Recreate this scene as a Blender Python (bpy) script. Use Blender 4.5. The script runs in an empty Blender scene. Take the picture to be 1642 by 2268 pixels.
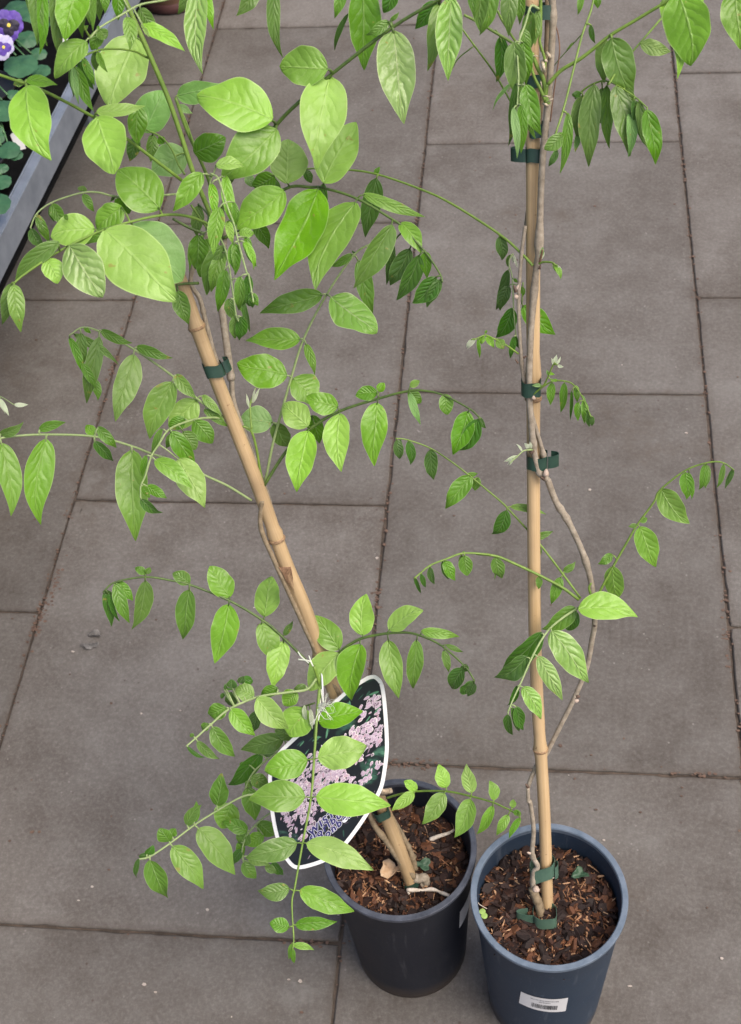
import bpy, bmesh, math, random
from mathutils import Vector, Matrix, noise
random.seed(7)
S = bpy.context.scene
COL = S.collection
# ------------------------------------------------------------------ camera
H = 1.3
FPX = 3013.0; CX, CY = 821.0, 1134.0          # photograph read at 1642 x 2268
nad = Vector((298, -2574, -3013)).normalized()
fy = Vector((414, 3573, -3013)); fy = (fy - fy.dot(nad)*nad).normalized()
cz_ = -nad; cx_ = fy.cross(cz_)
ROT = Matrix((cx_, fy, cz_))                   # camera axes -> world axes
CAM = Vector((0, 0, H))
cd = bpy.data.cameras.new('camera'); cam = bpy.data.objects.new('camera', cd); COL.objects.link(cam)
cam.matrix_world = Matrix.Translation(CAM) @ ROT.to_4x4()
cd.sensor_fit = 'VERTICAL'; cd.sensor_height = 36; cd.sensor_width = 36; cd.lens = 36*FPX/2268
cd.clip_start = 0.02; cd.clip_end = 200
cd.dof.use_dof = True; cd.dof.focus_distance = 1.02; cd.dof.aperture_fstop = 22
S.camera = cam
# ------------------------------------------------------------------ light
SUN_EL, SUN_AZ = math.radians(58), math.radians(118)
w = bpy.data.worlds.new('World'); S.world = w; w.use_nodes = True
nt = w.node_tree; bg = nt.nodes['Background']
sky = nt.nodes.new('ShaderNodeTexSky'); sky.sky_type = 'NISHITA'; sky.sun_disc = False
sky.sun_elevation = SUN_EL; sky.sun_rotation = SUN_AZ; sky.dust_density = 6.0; sky.air_density = 0.8; sky.ozone_density = 0.6
nt.links.new(sky.outputs[0], bg.inputs[0]); bg.inputs[1].default_value = 0.15
sl = bpy.data.lights.new('sun', 'SUN'); sl.energy = 1.6; sl.angle = math.radians(42); sl.color = (1.0, 0.93, 0.84)
so = bpy.data.objects.new('sun', sl); COL.objects.link(so)
sdir = Vector((math.sin(SUN_AZ)*math.cos(SUN_EL), math.cos(SUN_AZ)*math.cos(SUN_EL), math.sin(SUN_EL)))
so.rotation_euler = sdir.to_track_quat('Z', 'Y').to_euler(); so.location = (0, 0, 5)
S.view_settings.view_transform = 'Standard'; S.view_settings.look = 'None'
S.view_settings.exposure = 0.40; S.view_settings.gamma = 1
S.render.resolution_x = 741; S.render.resolution_y = 1024

# ------------------------------------------------------------------ pixel -> place helpers
def ray(p):
    return ROT @ Vector((p[0]-CX, -(p[1]-CY), -FPX))
def at_d(p, d):                                # at optical depth d (metres along the lens axis)
    return CAM + ray(p)*(d/FPX)
def at_z(p, z):
    r = ray(p); return CAM + r*((z-H)/r.z)
def on_plane(p, o, n):
    r = ray(p); return CAM + r*((o-CAM).dot(n)/r.dot(n))
def depth_of(P):
    return -((ROT.transposed() @ (P-CAM)).z)
VIEW = ROT @ Vector((0, 0, 1))                 # towards the camera
CROPS = {'A':(0,0,1.642),'B':(900,0,1.642),'C':(1800,0,1.4229),'D':(0,900,1.642),'E':(900,900,1.642),
 'F':(1800,900,1.4229),'G':(300,1900,1.642),'H':(1100,2000,1.642),'I':(1900,2000,1.642),'J':(500,2600,1.642),
 'K':(1200,2900,2.0525),'L':(1800,3200,1.866),'T':(1000,2600,2.3457),'M':(700,600,3.284),'X':(0,0,1/1.799)}
def cv(c, x, y):
    o = CROPS[c]; return ((o[0]+x/o[2])/1.799, (o[1]+y/o[2])/1.799)
def cs(c): return 1/CROPS[c][2]/1.799

# ------------------------------------------------------------------ materials
def lin(c): return tuple(c)+(1,)
class NT:
    def __init__(s, name):
        s.m = bpy.data.materials.new(name); s.m.use_nodes = True; s.t = s.m.node_tree
        s.b = s.t.nodes['Principled BSDF']
    def n(s, typ, **kw):
        x = s.t.nodes.new(typ)
        for k, v in kw.items(): setattr(x, k, v)
        return x
    def l(s, a, b): s.t.links.new(a, b)
    def noise(s, scale, detail=4, rough=.55, vec=None):
        x = s.n('ShaderNodeTexNoise'); x.inputs['Scale'].default_value = scale; x.inputs['Detail'].default_value = detail
        x.inputs['Roughness'].default_value = rough
        if vec is not None: s.l(vec, x.inputs['Vector'])
        return x.outputs['Fac']
    def ramp(s, fac, stops):
        x = s.n('ShaderNodeValToRGB'); e = x.color_ramp.elements
        while len(e) < len(stops): e.new(.5)
        for i, (p, c) in enumerate(stops): e[i].position = p; e[i].color = lin(c)
        s.l(fac, x.inputs[0]); return x.outputs[0]
    def mix(s, fac, a, b, mode='MIX'):
        x = s.n('ShaderNodeMix', data_type='RGBA', blend_type=mode)
        for k, v in ((0, fac), (6, a), (7, b)):
            if hasattr(v, 'links'): s.l(v, x.inputs[k])
            elif k == 0: x.inputs[0].default_value = v
            else: x.inputs[k].default_value = lin(v)
        return x.outputs[2]
    def math(s, op, a, b=0, c=0):
        x = s.n('ShaderNodeMath', operation=op)
        for k, v in enumerate((a, b, c)):
            if hasattr(v, 'links'): s.l(v, x.inputs[k])
            else: x.inputs[k].default_value = v
        return x.outputs[0]
    def bump(s, h, strength, dist):
        x = s.n('ShaderNodeBump'); x.inputs['Strength'].default_value = strength; x.inputs['Distance'].default_value = dist
        s.l(h, x.inputs['Height']); s.l(x.outputs[0], s.b.inputs['Normal']); return x.outputs[0]
    def set(s, **kw):
        for k, v in kw.items():
            k = {'color':'Base Color','rough':'Roughness','metal':'Metallic','spec':'Specular IOR Level'}[k]
            if hasattr(v, 'links'): s.l(v, s.b.inputs[k])
            else: s.b.inputs[k].default_value = lin(v) if k == 'Base Color' else v
        return s

def mottled(name, c1, c2, scale=60, rough=.6, bump=.2, bd=.0005, spec=.5, metal=0, detail=4):
    t = NT(name); oc = t.n('ShaderNodeTexCoord').outputs['Object']
    f = t.noise(scale, detail, .6, oc)
    t.set(color=t.ramp(f, [(.3, c1), (.7, c2)]), rough=rough, spec=spec, metal=metal)
    if bump: t.bump(t.noise(scale*3, 3, .6, oc), bump, bd)
    return t.m

def leaf_mat(name, c, vein, gloss=.42, veinstr=.55, trans=.28, under=None, pk=.5):
    t = NT(name)
    uv = t.n('ShaderNodeUVMap'); sep = t.n('ShaderNodeSeparateXYZ'); t.l(uv.outputs[0], sep.inputs[0])
    ax = t.math('ABSOLUTE', t.math('MULTIPLY_ADD', sep.outputs[0], 2, -1))      # 0 at midrib, 1 at edge
    v = sep.outputs[1]
    rnd = t.n('ShaderNodeObjectInfo').outputs['Random']
    oc = t.n('ShaderNodeTexCoord').outputs['Object']
    nz = t.noise(120, 3, .6, oc)
    # side veins climb towards the tip as they run outwards
    ph = t.math('ADD', t.math('MULTIPLY', v, 6.0), t.math('MULTIPLY', t.math('POWER', ax, .8), -1.9))
    ph = t.math('ADD', ph, t.math('MULTIPLY', t.noise(45, 3, .6, oc), 2.6))
    tri = t.math('ABSOLUTE', t.math('SUBTRACT', t.math('FRACT', ph), .5))          # 0 on the vein line
    side = t.n('ShaderNodeMapRange', interpolation_type='SMOOTHSTEP'); t.l(tri, side.inputs[0])
    side.inputs[1].default_value = .0; side.inputs[2].default_value = .12; side.inputs[3].default_value = 1; side.inputs[4].default_value = 0
    fade = t.math('SUBTRACT', 1.0, t.math('POWER', ax, 2.5))
    sidev = t.math('MULTIPLY', side.outputs[0], fade)
    mid = t.n('ShaderNodeMapRange', interpolation_type='SMOOTHSTEP'); t.l(ax, mid.inputs[0])
    mid.inputs[1].default_value = .015; mid.inputs[2].default_value = .07; mid.inputs[3].default_value = 1; mid.inputs[4].default_value = 0
    vein_f = t.math('MAXIMUM', t.math('MULTIPLY', mid.outputs[0], .8), t.math('MULTIPLY', sidev, .38))
    big = t.noise(35, 3, .6, oc)
    hs = t.n('ShaderNodeHueSaturation'); hs.inputs['Color'].default_value = lin(c)
    t.l(t.math('MULTIPLY_ADD', rnd, .014, .492), hs.inputs['Hue'])
    t.l(t.math('MULTIPLY_ADD', rnd, .2, .88), hs.inputs['Saturation'])
    t.l(t.math('ADD', t.math('MULTIPLY_ADD', rnd, .24, .56), t.math('MULTIPLY', big, .75)), hs.inputs['Value'])
    col = t.mix(t.math('MULTIPLY', vein_f, veinstr), hs.outputs[0], vein)
    edge = t.n('ShaderNodeMapRange'); t.l(ax, edge.inputs[0]); edge.inputs[1].default_value = .94; edge.inputs[2].default_value = .98; edge.inputs[3].default_value = 0; edge.inputs[4].default_value = .65
    spot = t.ramp(t.noise(150, 2, .5, oc), [(.71, (0, 0, 0)), (.75, (.7, .7, .7))])
    col = t.mix(spot, col, (.30, .26, .06))
    col = t.mix(edge.outputs[0], col, vein)
    geo = t.n('ShaderNodeNewGeometry')
    u = under or tuple(min(1, a*1.1+.05) for a in c)
    col2 = t.mix(geo.outputs['Backfacing'], col, t.mix(.6, col, u))
    t.set(color=col2, rough=gloss, spec=.45)
    puck = t.math('MULTIPLY', t.math('SINE', t.math('MULTIPLY', tri, 3.1416)), fade)
    h = t.math('ADD', t.math('MULTIPLY', puck, pk), t.math('MULTIPLY', t.noise(300, 4, .6, oc), .5))
    h = t.math('ADD', h, t.math('MULTIPLY', mid.outputs[0], .35))
    bn = t.bump(h, .7, .0010)
    tr = t.n('ShaderNodeBsdfTranslucent'); t.l(t.mix(.25, col2, (.38, .60, .03)), tr.inputs[0]); t.l(bn, tr.inputs['Normal'])
    mx = t.n('ShaderNodeMixShader'); mx.inputs[0].default_value = trans
    t.l(t.b.outputs[0], mx.inputs[1]); t.l(tr.outputs[0], mx.inputs[2])
    t.l(mx.outputs[0], t.t.nodes['Material Output'].inputs['Surface'])
    return t.m
LEAF = {'l': leaf_mat('lit_young_leaf', (.245, .450, .066), (.46, .64, .22), .38, .34, .25, pk=.4),  # growth tones with light painted into the green: upturned leaflets paler, hanging ones darker
        'k': leaf_mat('half_lit_fresh_leaf', (.150, .320, .028), (.38, .54, .18), .36, .36, .25, pk=.4),
        'm': leaf_mat('mid_leaf', (.098, .228, .020), (.34, .48, .19), .34, .45, .24, pk=.42),
        'd': leaf_mat('shaded_mature_leaf', (.055, .152, .018), (.27, .40, .17), .32, .55, .2, pk=.6),
        'p': leaf_mat('downy_bud_leaf', (.50, .57, .40), (.64, .68, .55), .6, .3, .2),
        'q': leaf_mat('bluish_leaf', (.165, .325, .085), (.38, .52, .25), .48, .3, .26, pk=.25),
        's': leaf_mat('glossy_leaf', (.200, .370, .070), (.50, .60, .30), .26, .55, .2, pk=1.0)}
STEM = {'g': mottled('green_stem', (.115, .20, .03), (.18, .29, .045), 150, .45, .2),
        'y': mottled('pale_rachis', (.20, .29, .10), (.30, .38, .17), 180, .55, .2),
        'k': mottled('dark_green_stem', (.05, .09, .02), (.10, .17, .03), 150, .45, .2),
        'b': mottled('grey_bark_stem', (.20, .165, .12), (.38, .33, .26), 220, .75, .6, .0006),
        'o': mottled('olive_bark_stem', (.16, .12, .07), (.30, .235, .15), 220, .75, .6, .0006),
        'r': mottled('red_brown_twig', (.16, .08, .05), (.26, .15, .09), 200, .6, .3)}
def cane_mat(name, k=1.0, dirt=.4):
    t = NT(name); tc = t.n('ShaderNodeTexCoord').outputs['UV']
    mp = t.n('ShaderNodeMapping'); t.l(tc, mp.inputs[0]); mp.inputs['Scale'].default_value = (22, .8, 1)
    f = t.noise(1.0, 5, .6, mp.outputs[0]); oc = t.n('ShaderNodeTexCoord').outputs['Object']
    g = t.noise(18, 4, .6, oc)
    c = t.ramp(f, [(.25, (.40*k, .27*k, .135*k)), (.45, (.53*k, .375*k, .20*k)), (.75, (.62*k, .46*k, .27*k))])
    c = t.mix(t.ramp(g, [(.35, (0, 0, 0)), (.7, (dirt, dirt, dirt))]), c, (.33*k, .23*k, .13*k))
    sp = t.noise(260, 2, .5, oc)
    c = t.mix(t.ramp(sp, [(.70, (0, 0, 0)), (.76, (.7, .7, .7))]), c, (.2, .11, .05))
    t.set(color=c, rough=.42, spec=.45); t.bump(f, .3, .0004); return t.m
M_CANE = cane_mat('bamboo')
M_CANE2 = cane_mat('weathered_bamboo', .90, .8)
M_NODE = mottled('cane_node', (.16, .10, .06), (.42, .27, .14), 300, .6, .4)
M_TIE = mottled('green_tie_tape', (.012, .036, .027), (.030, .070, .050), 60, .30, .1, .0003)
M_TIE2 = mottled('weathered_tie_tape', (.045, .095, .068), (.085, .15, .11), 60, .35, .1, .0003)
def pot_mat(name, c, dust, rough=.42):
    t = NT(name); oc = t.n('ShaderNodeTexCoord').outputs['Object']
    f = t.noise(14, 6, .65, oc); sp = t.noise(350, 2, .5, oc)
    col = t.mix(t.ramp(f, [(.42, (0, 0, 0)), (.75, (.6, .6, .6))]), c, dust)
    col = t.mix(t.ramp(sp, [(.68, (0, 0, 0)), (.74, (.6, .6, .6))]), col, tuple(min(1, a*2.2+.03) for a in c))
    mp = t.n('ShaderNodeMapping'); t.l(oc, mp.inputs[0]); mp.inputs['Scale'].default_value = (90, 90, 9); mp.inputs['Rotation'].default_value = (.25, .15, 0)
    sc = t.noise(1.0, 5, .7, mp.outputs[0])
    col = t.mix(t.ramp(sc, [(.58, (0, 0, 0)), (.68, (.55, .55, .55))]), col, tuple(a*1.5+.02 for a in dust))
    sep = t.n('ShaderNodeSeparateXYZ'); t.l(oc, sep.inputs[0])
    low = t.n('ShaderNodeMapRange'); t.l(t.math('ADD', sep.outputs[2], t.math('MULTIPLY', f, .03)), low.inputs[0])
    low.inputs[1].default_value = .020; low.inputs[2].default_value = .046; low.inputs[3].default_value = .55; low.inputs[4].default_value = 0
    col = t.mix(low.outputs[0], col, (.085, .06, .04))
    t.set(color=col, rough=t.math('MULTIPLY_ADD', f, .3, rough), spec=.32)
    t.bump(t.noise(500, 2, .5, oc), .25, .0003); return t.m
M_BLUE = pot_mat('slate_blue_plastic', (.021, .038, .066), (.050, .064, .085))
M_BLACK = pot_mat('black_plastic', (.008, .0105, .019), (.026, .028, .034))
M_RIM_BLUE = mottled('toplit_blue_rim', (.09, .125, .17), (.15, .19, .245), 90, .45, .3)  # rim paler than the wall: light on its upward face put into the colour
M_RIM_BLACK = mottled('toplit_black_rim', (.035, .04, .055), (.08, .09, .115), 90, .4, .3)  # same painted top light on the black rim
M_WHITE = mottled('white_label_plastic', (.78, .79, .80), (.84, .84, .84), 30, .35, 0)
M_INK = mottled('label_ink', (.03, .03, .035), (.06, .06, .06), 60, .6, 0)
M_GREYINK = mottled('grey_label_ink', (.30, .30, .32), (.45, .45, .46), 400, .6, 0)

# ------------------------------------------------------------------ object helpers
def obj(name, verts, faces, mat, parent=None, origin=Vector((0, 0, 0)), uvs=None, smooth=True, mats=None, midx=None, kind=None):
    me = bpy.data.meshes.new(name)
    me.from_pydata([tuple(Vector(v)-origin) for v in verts], [], faces); me.validate()
    for m in (mats or [mat]): me.materials.append(m)
    if midx:
        for p, i in zip(me.polygons, midx): p.material_index = i
    if uvs:
        ul = me.uv_layers.new(name='UVMap')
        for lp in me.loops: ul.data[lp.index].uv = uvs[lp.vertex_index]
    if smooth: me.polygons.foreach_set('use_smooth', [True]*len(me.polygons))
    me.update()
    o = bpy.data.objects.new(name, me); COL.objects.link(o)
    if parent: o.parent = parent
    else: o.location = origin
    if kind: o['kind'] = kind
    return o
def tag(o, label, cat, group=None, kind=None):
    o['label'] = label; o['category'] = cat
    if group: o['group'] = group
    if kind: o['kind'] = kind
    return o
def thing(name, loc, label, cat, group=None):
    o = bpy.data.objects.new(name, None); COL.objects.link(o); o.location = loc; o.empty_display_size = .02
    return tag(o, label, cat, group)
def catmull(pts, n=4):
    if len(pts) < 3: return [pts[0].lerp(pts[-1], i/n) for i in range(n+1)]
    out = []; P = [pts[0]*2-pts[1]]+list(pts)+[pts[-1]*2-pts[-2]]
    for i in range(1, len(P)-2):
        a, b, c, d = P[i-1:i+3]
        for k in range(n):
            t = k/n
            out.append(.5*((2*b)+(c-a)*t+(2*a-5*b+4*c-d)*t*t+(3*b-a-3*c+d)*t**3))
    out.append(pts[-1]); return out
def tube(V, F, UV, pts, rad, seg=8, cap=True):
    """append a tube; rad(t) gives the radius along it"""
    base = len(V); n = len(pts); prev = None; L = 0
    for i, p in enumerate(pts):
        t = (pts[min(i+1, n-1)]-pts[max(i-1, 0)]).normalized()
        if prev is None:
            a = Vector((0, 0, 1)) if abs(t.z) < .9 else Vector((1, 0, 0)); u = t.cross(a).normalized()
        else: u = (prev-prev.dot(t)*t).normalized()
        prev = u; v = t.cross(u)
        if i: L += (p-pts[i-1]).length
        r = rad(i/(n-1))
        for k in range(seg):
            a = 2*math.pi*k/seg; V.append(p+(u*math.cos(a)+v*math.sin(a))*r); UV.append((k/seg, L*10))
    for i in range(n-1):
        for k in range(seg):
            a = base+i*seg+k; b = base+i*seg+(k+1) % seg
            F.append((a, b, b+seg, a+seg))
    if cap:
        F.append(tuple(base+k for k in range(seg))[::-1]); F.append(tuple(base+(n-1)*seg+k for k in range(seg)))
def lathe(V, F, prof, c, seg=96, wob=0):
    base = len(V)
    for (r, z) in prof:
        for k in range(seg):
            a = 2*math.pi*k/seg; V.append(Vector((c[0]+r*math.cos(a), c[1]+r*math.sin(a), c[2]+z)))
    for i in range(len(prof)-1):
        for k in range(seg):
            a = base+i*seg+k; b = base+i*seg+(k+1) % seg
            F.append((a, b, b+seg, a+seg))
def box(V, F, c, ax, ay, az):
    b = len(V)
    for sx, sy, sz in ((-1,-1,-1),(1,-1,-1),(1,1,-1),(-1,1,-1),(-1,-1,1),(1,-1,1),(1,1,1),(-1,1,1)):
        V.append(c+ax*sx+ay*sy+az*sz)
    for f in ((3,2,1,0),(4,5,6,7),(0,1,5,4),(1,2,6,5),(2,3,7,6),(3,0,4,7)): F.append(tuple(b+i for i in f))

# ------------------------------------------------------------------ ground
CW = .3145*H; GAP = .0011
def ground():
    n = 40; V = []; F = []
    for s in ((-30, -30), (30, -30), (30, 30), (-30, 30)): V.append(Vector((s[0], s[1], -.0034)))
    F.append((0, 1, 2, 3))
    obj('ground', V, F, mottled('joint_dirt', (.034, .027, .022), (.105, .080, .062), 60, .95, .8, .002), smooth=False, kind='structure')
    t = NT('concrete_paving'); tc = t.n('ShaderNodeTexCoord').outputs['Object']
    att = t.n('ShaderNodeAttribute', attribute_name='edge').outputs['Fac']
    sid = t.n('ShaderNodeAttribute', attribute_name='slab').outputs['Fac']
    big = t.noise(4.2, 8, .70, tc); med = t.noise(13, 9, .74, tc); fine = t.noise(210, 6, .8, tc)
    c = t.ramp(big, [(.38, (.082, .071, .061)), (.5, (.130, .119, .108)), (.62, (.180, .171, .160))])
    c = t.mix(t.math('MULTIPLY', med, .75), c, t.ramp(med, [(.36, (.068, .056, .045)), (.5, (.128, .117, .105)), (.64, (.186, .177, .166))]))
    c = t.mix(.27, c, t.ramp(fine, [(.32, (.04, .033, .029)), (.5, (.128, .117, .110)), (.68, (.29, .27, .26))]), 'MIX')
    hv = t.n('ShaderNodeHueSaturation'); t.l(c, hv.inputs['Color']); t.l(t.math('MULTIPLY_ADD', sid, .22, .90), hv.inputs['Value'])
    c = hv.outputs[0]
    vo = t.n('ShaderNodeTexVoronoi'); vo.inputs['Scale'].default_value = 95; t.l(tc, vo.inputs['Vector'])
    pale = t.ramp(vo.outputs['Distance'], [(.06, (1, 1, 1)), (.14, (0, 0, 0))])
    gate = t.ramp(t.noise(22, 2, .5, tc), [(.55, (0, 0, 0)), (.62, (.55, .55, .55))])
    c = t.mix(t.mix(1, pale, gate, 'MULTIPLY'), c, (.30, .28, .265))
    dk = t.n('ShaderNodeTexVoronoi'); dk.inputs['Scale'].default_value = 60; t.l(tc, dk.inputs['Vector'])
    pit = t.ramp(dk.outputs['Distance'], [(.05, (1, 1, 1)), (.12, (0, 0, 0))])
    gate2 = t.ramp(t.noise(15, 2, .5, tc), [(.5, (0, 0, 0)), (.6, (.7, .7, .7))])
    c = t.mix(t.mix(1, pit, gate2, 'MULTIPLY'), c, (.07, .05, .042))
    st = t.ramp(t.noise(2.3, 9, .78, tc), [(.55, (0, 0, 0)), (.66, (.6, .6, .6))]); c = t.mix(st, c, (.092, .074, .058))
    st2 = t.ramp(t.noise(7.5, 6, .7, tc), [(.60, (0, 0, 0)), (.72, (.45, .45, .45))]); c = t.mix(st2, c, (.21, .205, .195))
    e = t.math('MULTIPLY', t.math('POWER', att, 2.0), t.ramp(t.noise(45, 4, .6, tc), [(.3, (.15, .15, .15)), (.65, (1, 1, 1))]))
    c = t.mix(t.math('MULTIPLY', e, .55), c, (.080, .064, .052))
    t.set(color=c, rough=.85, spec=.3)
    t.bump(t.math('ADD', fine, t.math('MULTIPLY', med, 1.0)), .5, .0015)
    off = {-2: .55, -1: .717, 0: .415, 1: .572, 2: .722, 3: .5, -3: .48, 4: .6, -4: .7, 5: .45}
    V = []; F = []; E_ = []; SI = []
    for ci in range(-6, 8):
        x0 = -.450*H+(ci)*CW; x0 -= 0 if True else 0
        # column 0 lies between the joints at x = -.45 H and -.135 H
        o = off.get(ci, random.random()*.44)
        sp = .4405*H
        for k in range(-4, 9):
            y0 = o*H+k*sp
            if y0 > 5.2 or y0 < -1.6: continue
            a = (x0+GAP, y0+GAP, x0+CW-GAP, y0+sp-GAP); sv = random.random()
            rings = [(0, -.0060, 1), (.0003, -.0014, 1), (.0015, -.0001, .95), (.013, 0.0003, 0.0)]
            N = 44; prev = None; zt = random.uniform(-.0006, .0006)
            for ins, z, ev in rings:
                ring = []
                for side in range(4):
                    cor = [(a[0], a[1]), (a[2], a[1]), (a[2], a[3]), (a[0], a[3])]
                    p, q = Vector(cor[side]), Vector(cor[(side+1) % 4])
                    d = (q-p).normalized(); nn = Vector((-d.y, d.x))
                    for i in range(N):
                        pt = p.lerp(q, i/N)
                        j = noise.noise(Vector((pt.x*60, pt.y*60, sv*9)))*.0020+noise.noise(Vector((pt.x*14, pt.y*14, sv*9)))*.0014
                        ce = Vector(((a[0]+a[2])/2, (a[1]+a[3])/2))
                        if i == 0: pt = pt+Vector((1 if pt.x < ce.x else -1, 1 if pt.y < ce.y else -1))*(ins+.0012)
                        else:
                            pt = pt+nn*(ins+max(0, j if ev > .5 else 0))
                            pt.x = min(max(pt.x, a[0]+ins), a[2]-ins); pt.y = min(max(pt.y, a[1]+ins), a[3]-ins)
                        V.append(Vector((pt.x, pt.y, z+zt))); E_.append(ev); SI.append(sv); ring.append(len(V)-1)
                if prev:
                    m = len(ring)
                    for i in range(m): F.append((prev[i], prev[(i+1) % m], ring[(i+1) % m], ring[i]))
                prev = ring
            F.append(tuple(prev))
    o = obj('paving', V, F, t.m, smooth=False, kind='structure')
    for nm, dat in (('edge', E_), ('slab', SI)):
        at = o.data.attributes.new(nm, 'FLOAT', 'POINT'); at.data.foreach_set('value', dat)
ground()

# ------------------------------------------------------------------ pots
POT_K = dict(c=Vector((-.105, .541, 0)), zr=.210, R=.0673, rb=.0533, soil=.170)
POT_B = dict(c=Vector((.0243, .502, 0)), zr=.215, R=.0658, rb=.052, soil=.184)
def pot(P, name, label, mat, rimmat, grp):
    T = thing(name, P['c'], label, 'plant pot', grp)
    zr, R, rb = P['zr'], P['R'], P['rb']; V = []; F = []
    def rr(z): return rb+(R-.0028-rb)*(z/zr)
    P['rr'] = rr
    prof = [(0, .004), (rb-.012, .004), (rb-.006, 0), (rb-.0015, 0), (rb, .0015)]+[(rr(z), z) for z in (.01, .03, .06, zr*.5, zr*.75, zr-.012)]
    prof += [(rr(zr-.012)+.0004, zr-.0105), (rr(zr)+.0002, zr-.006)]
    lathe(V, F, prof, P['c'])
    inn = [(rr(zr)-.0022, zr-.006), (rr(zr*.7)-.0022, zr*.7), (rr(.02)-.0022, .006), (0, .006)]
    lathe(V, F, inn, P['c'])
    obj('pot_body', V, F, mat, T, P['c'])
    V = []; F = []
    ro = R
    lathe(V, F, [(rr(zr)-.0024, zr-.0062), (rr(zr)-.0026, zr-.001), (rr(zr)-.0018, zr), (ro-.0005, zr), (ro, zr-.0005), (ro, zr-.0040), (ro-.0006, zr-.0046), (rr(zr)+.0003, zr-.0064)], P['c'])
    obj('pot_rim', V, F, rimmat, T, P['c'], smooth=False)
    return T
TK = pot(POT_K, 'plant_pot', 'black plastic nursery pot holding the leaning vine, bark filled, soil stained base', M_BLACK, M_RIM_BLACK, 'nursery pots')
TB = pot(POT_B, 'plant_pot', 'slate blue plastic nursery pot with a white barcode sticker on its front', M_BLUE, M_RIM_BLUE, 'nursery pots')

def hit_pot(P, p):
    """(angle, height) where a line of sight meets the pot's wall"""
    r = ray(p).normalized(); best = None; bd = 9
    for i in range(4000):
        q = CAM+r*(.6+i*.0003); d = Vector((q.x-P['c'].x, q.y-P['c'].y)).length-P['rr'](max(0, min(q.z, P['zr'])))
        if q.z < P['zr']-.007 and abs(d) < bd: bd = abs(d); best = q
        if q.z < P['zr']-.007 and d < 0: break
    return math.atan2(best.y-P['c'].y, best.x-P['c'].x), best.z
def patch(P, parent, name, q, mat, off, n=14, m=2, V=None, F=None):
    """curved sheet on the pot wall between four (angle, height) corners: tl, tr, br, bl"""
    own = V is None
    if own: V = []; F = []
    for lay in (off, off-.0003):
        b = len(V)
        for j in range(m+1):
            for i in range(n+1):
                u, v = i/n, j/m
                a = (q[0][0]*(1-u)+q[1][0]*u)*(1-v)+(q[3][0]*(1-u)+q[2][0]*u)*v
                z = (q[0][1]*(1-u)+q[1][1]*u)*(1-v)+(q[3][1]*(1-u)+q[2][1]*u)*v
                r = P['rr'](z)+lay
                V.append(Vector((P['c'].x+r*math.cos(a), P['c'].y+r*math.sin(a), z)))
        for j in range(m):
            for i in range(n):
                k = b+j*(n+1)+i; f = (k, k+n+1, k+n+2, k+1); F.append(f if lay == off else f[::-1])
    if own: return obj(name, V, F, mat, parent, P['c'])
q = [hit_pot(POT_B, cv('L', *p)) for p in ((517, 1398), (866, 1444), (846, 1541), (503, 1480))]
lab = patch(POT_B, TB, 'barcode_sticker', q, M_WHITE, .0006)
def sub(q, u0, v0, u1, v1):
    f = lambda u, v: tuple((q[0][k]*(1-u)+q[1][k]*u)*(1-v)+(q[3][k]*(1-u)+q[2][k]*u)*v for k in (0, 1))
    return [f(u0, v0), f(u1, v0), f(u1, v1), f(u0, v1)]
V = []; F = []; u = .26; rs = random.Random(3)
while u < .80:
    wd = rs.choice((.005, .005, .009, .014)); patch(POT_B, None, '', sub(q, u, .50, u+wd, .80), None, .0009, 1, 1, V, F); u += wd+rs.choice((.006, .008, .012))
o = obj('barcode', V, F, M_INK, lab, POT_B['c'], smooth=False)
V = []; F = []
for row, (v0, v1, ua, ub) in enumerate(((.14, .20, .22, .80), (.28, .34, .40, .64))):
    u = ua
    while u < ub:
        wd = rs.choice((.008, .012, .016)); patch(POT_B, None, '', sub(q, u, v0, u+wd, v1), None, .0009, 1, 1, V, F); u += wd+rs.choice((.005, .007, .014))
obj('small_print', V, F, M_GREYINK, lab, POT_B['c'], smooth=False)
# sticker half seen on the right of the black pot
q = [hit_pot(POT_K, (p[0]/1.799, p[1]/1.799)) for p in ((1832, 3640), (1862, 3590), (1856, 3664), (1827, 3700))]
a0, a1 = q[0][0], q[0][0]+.55
zt, zb = q[0][1]+.004, q[3][1]
patch(POT_K, TK, 'sticker', [(a0, zt), (a1, zt+.004), (a1, zb+.004), (a0, zb)], M_WHITE, .0006)

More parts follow.
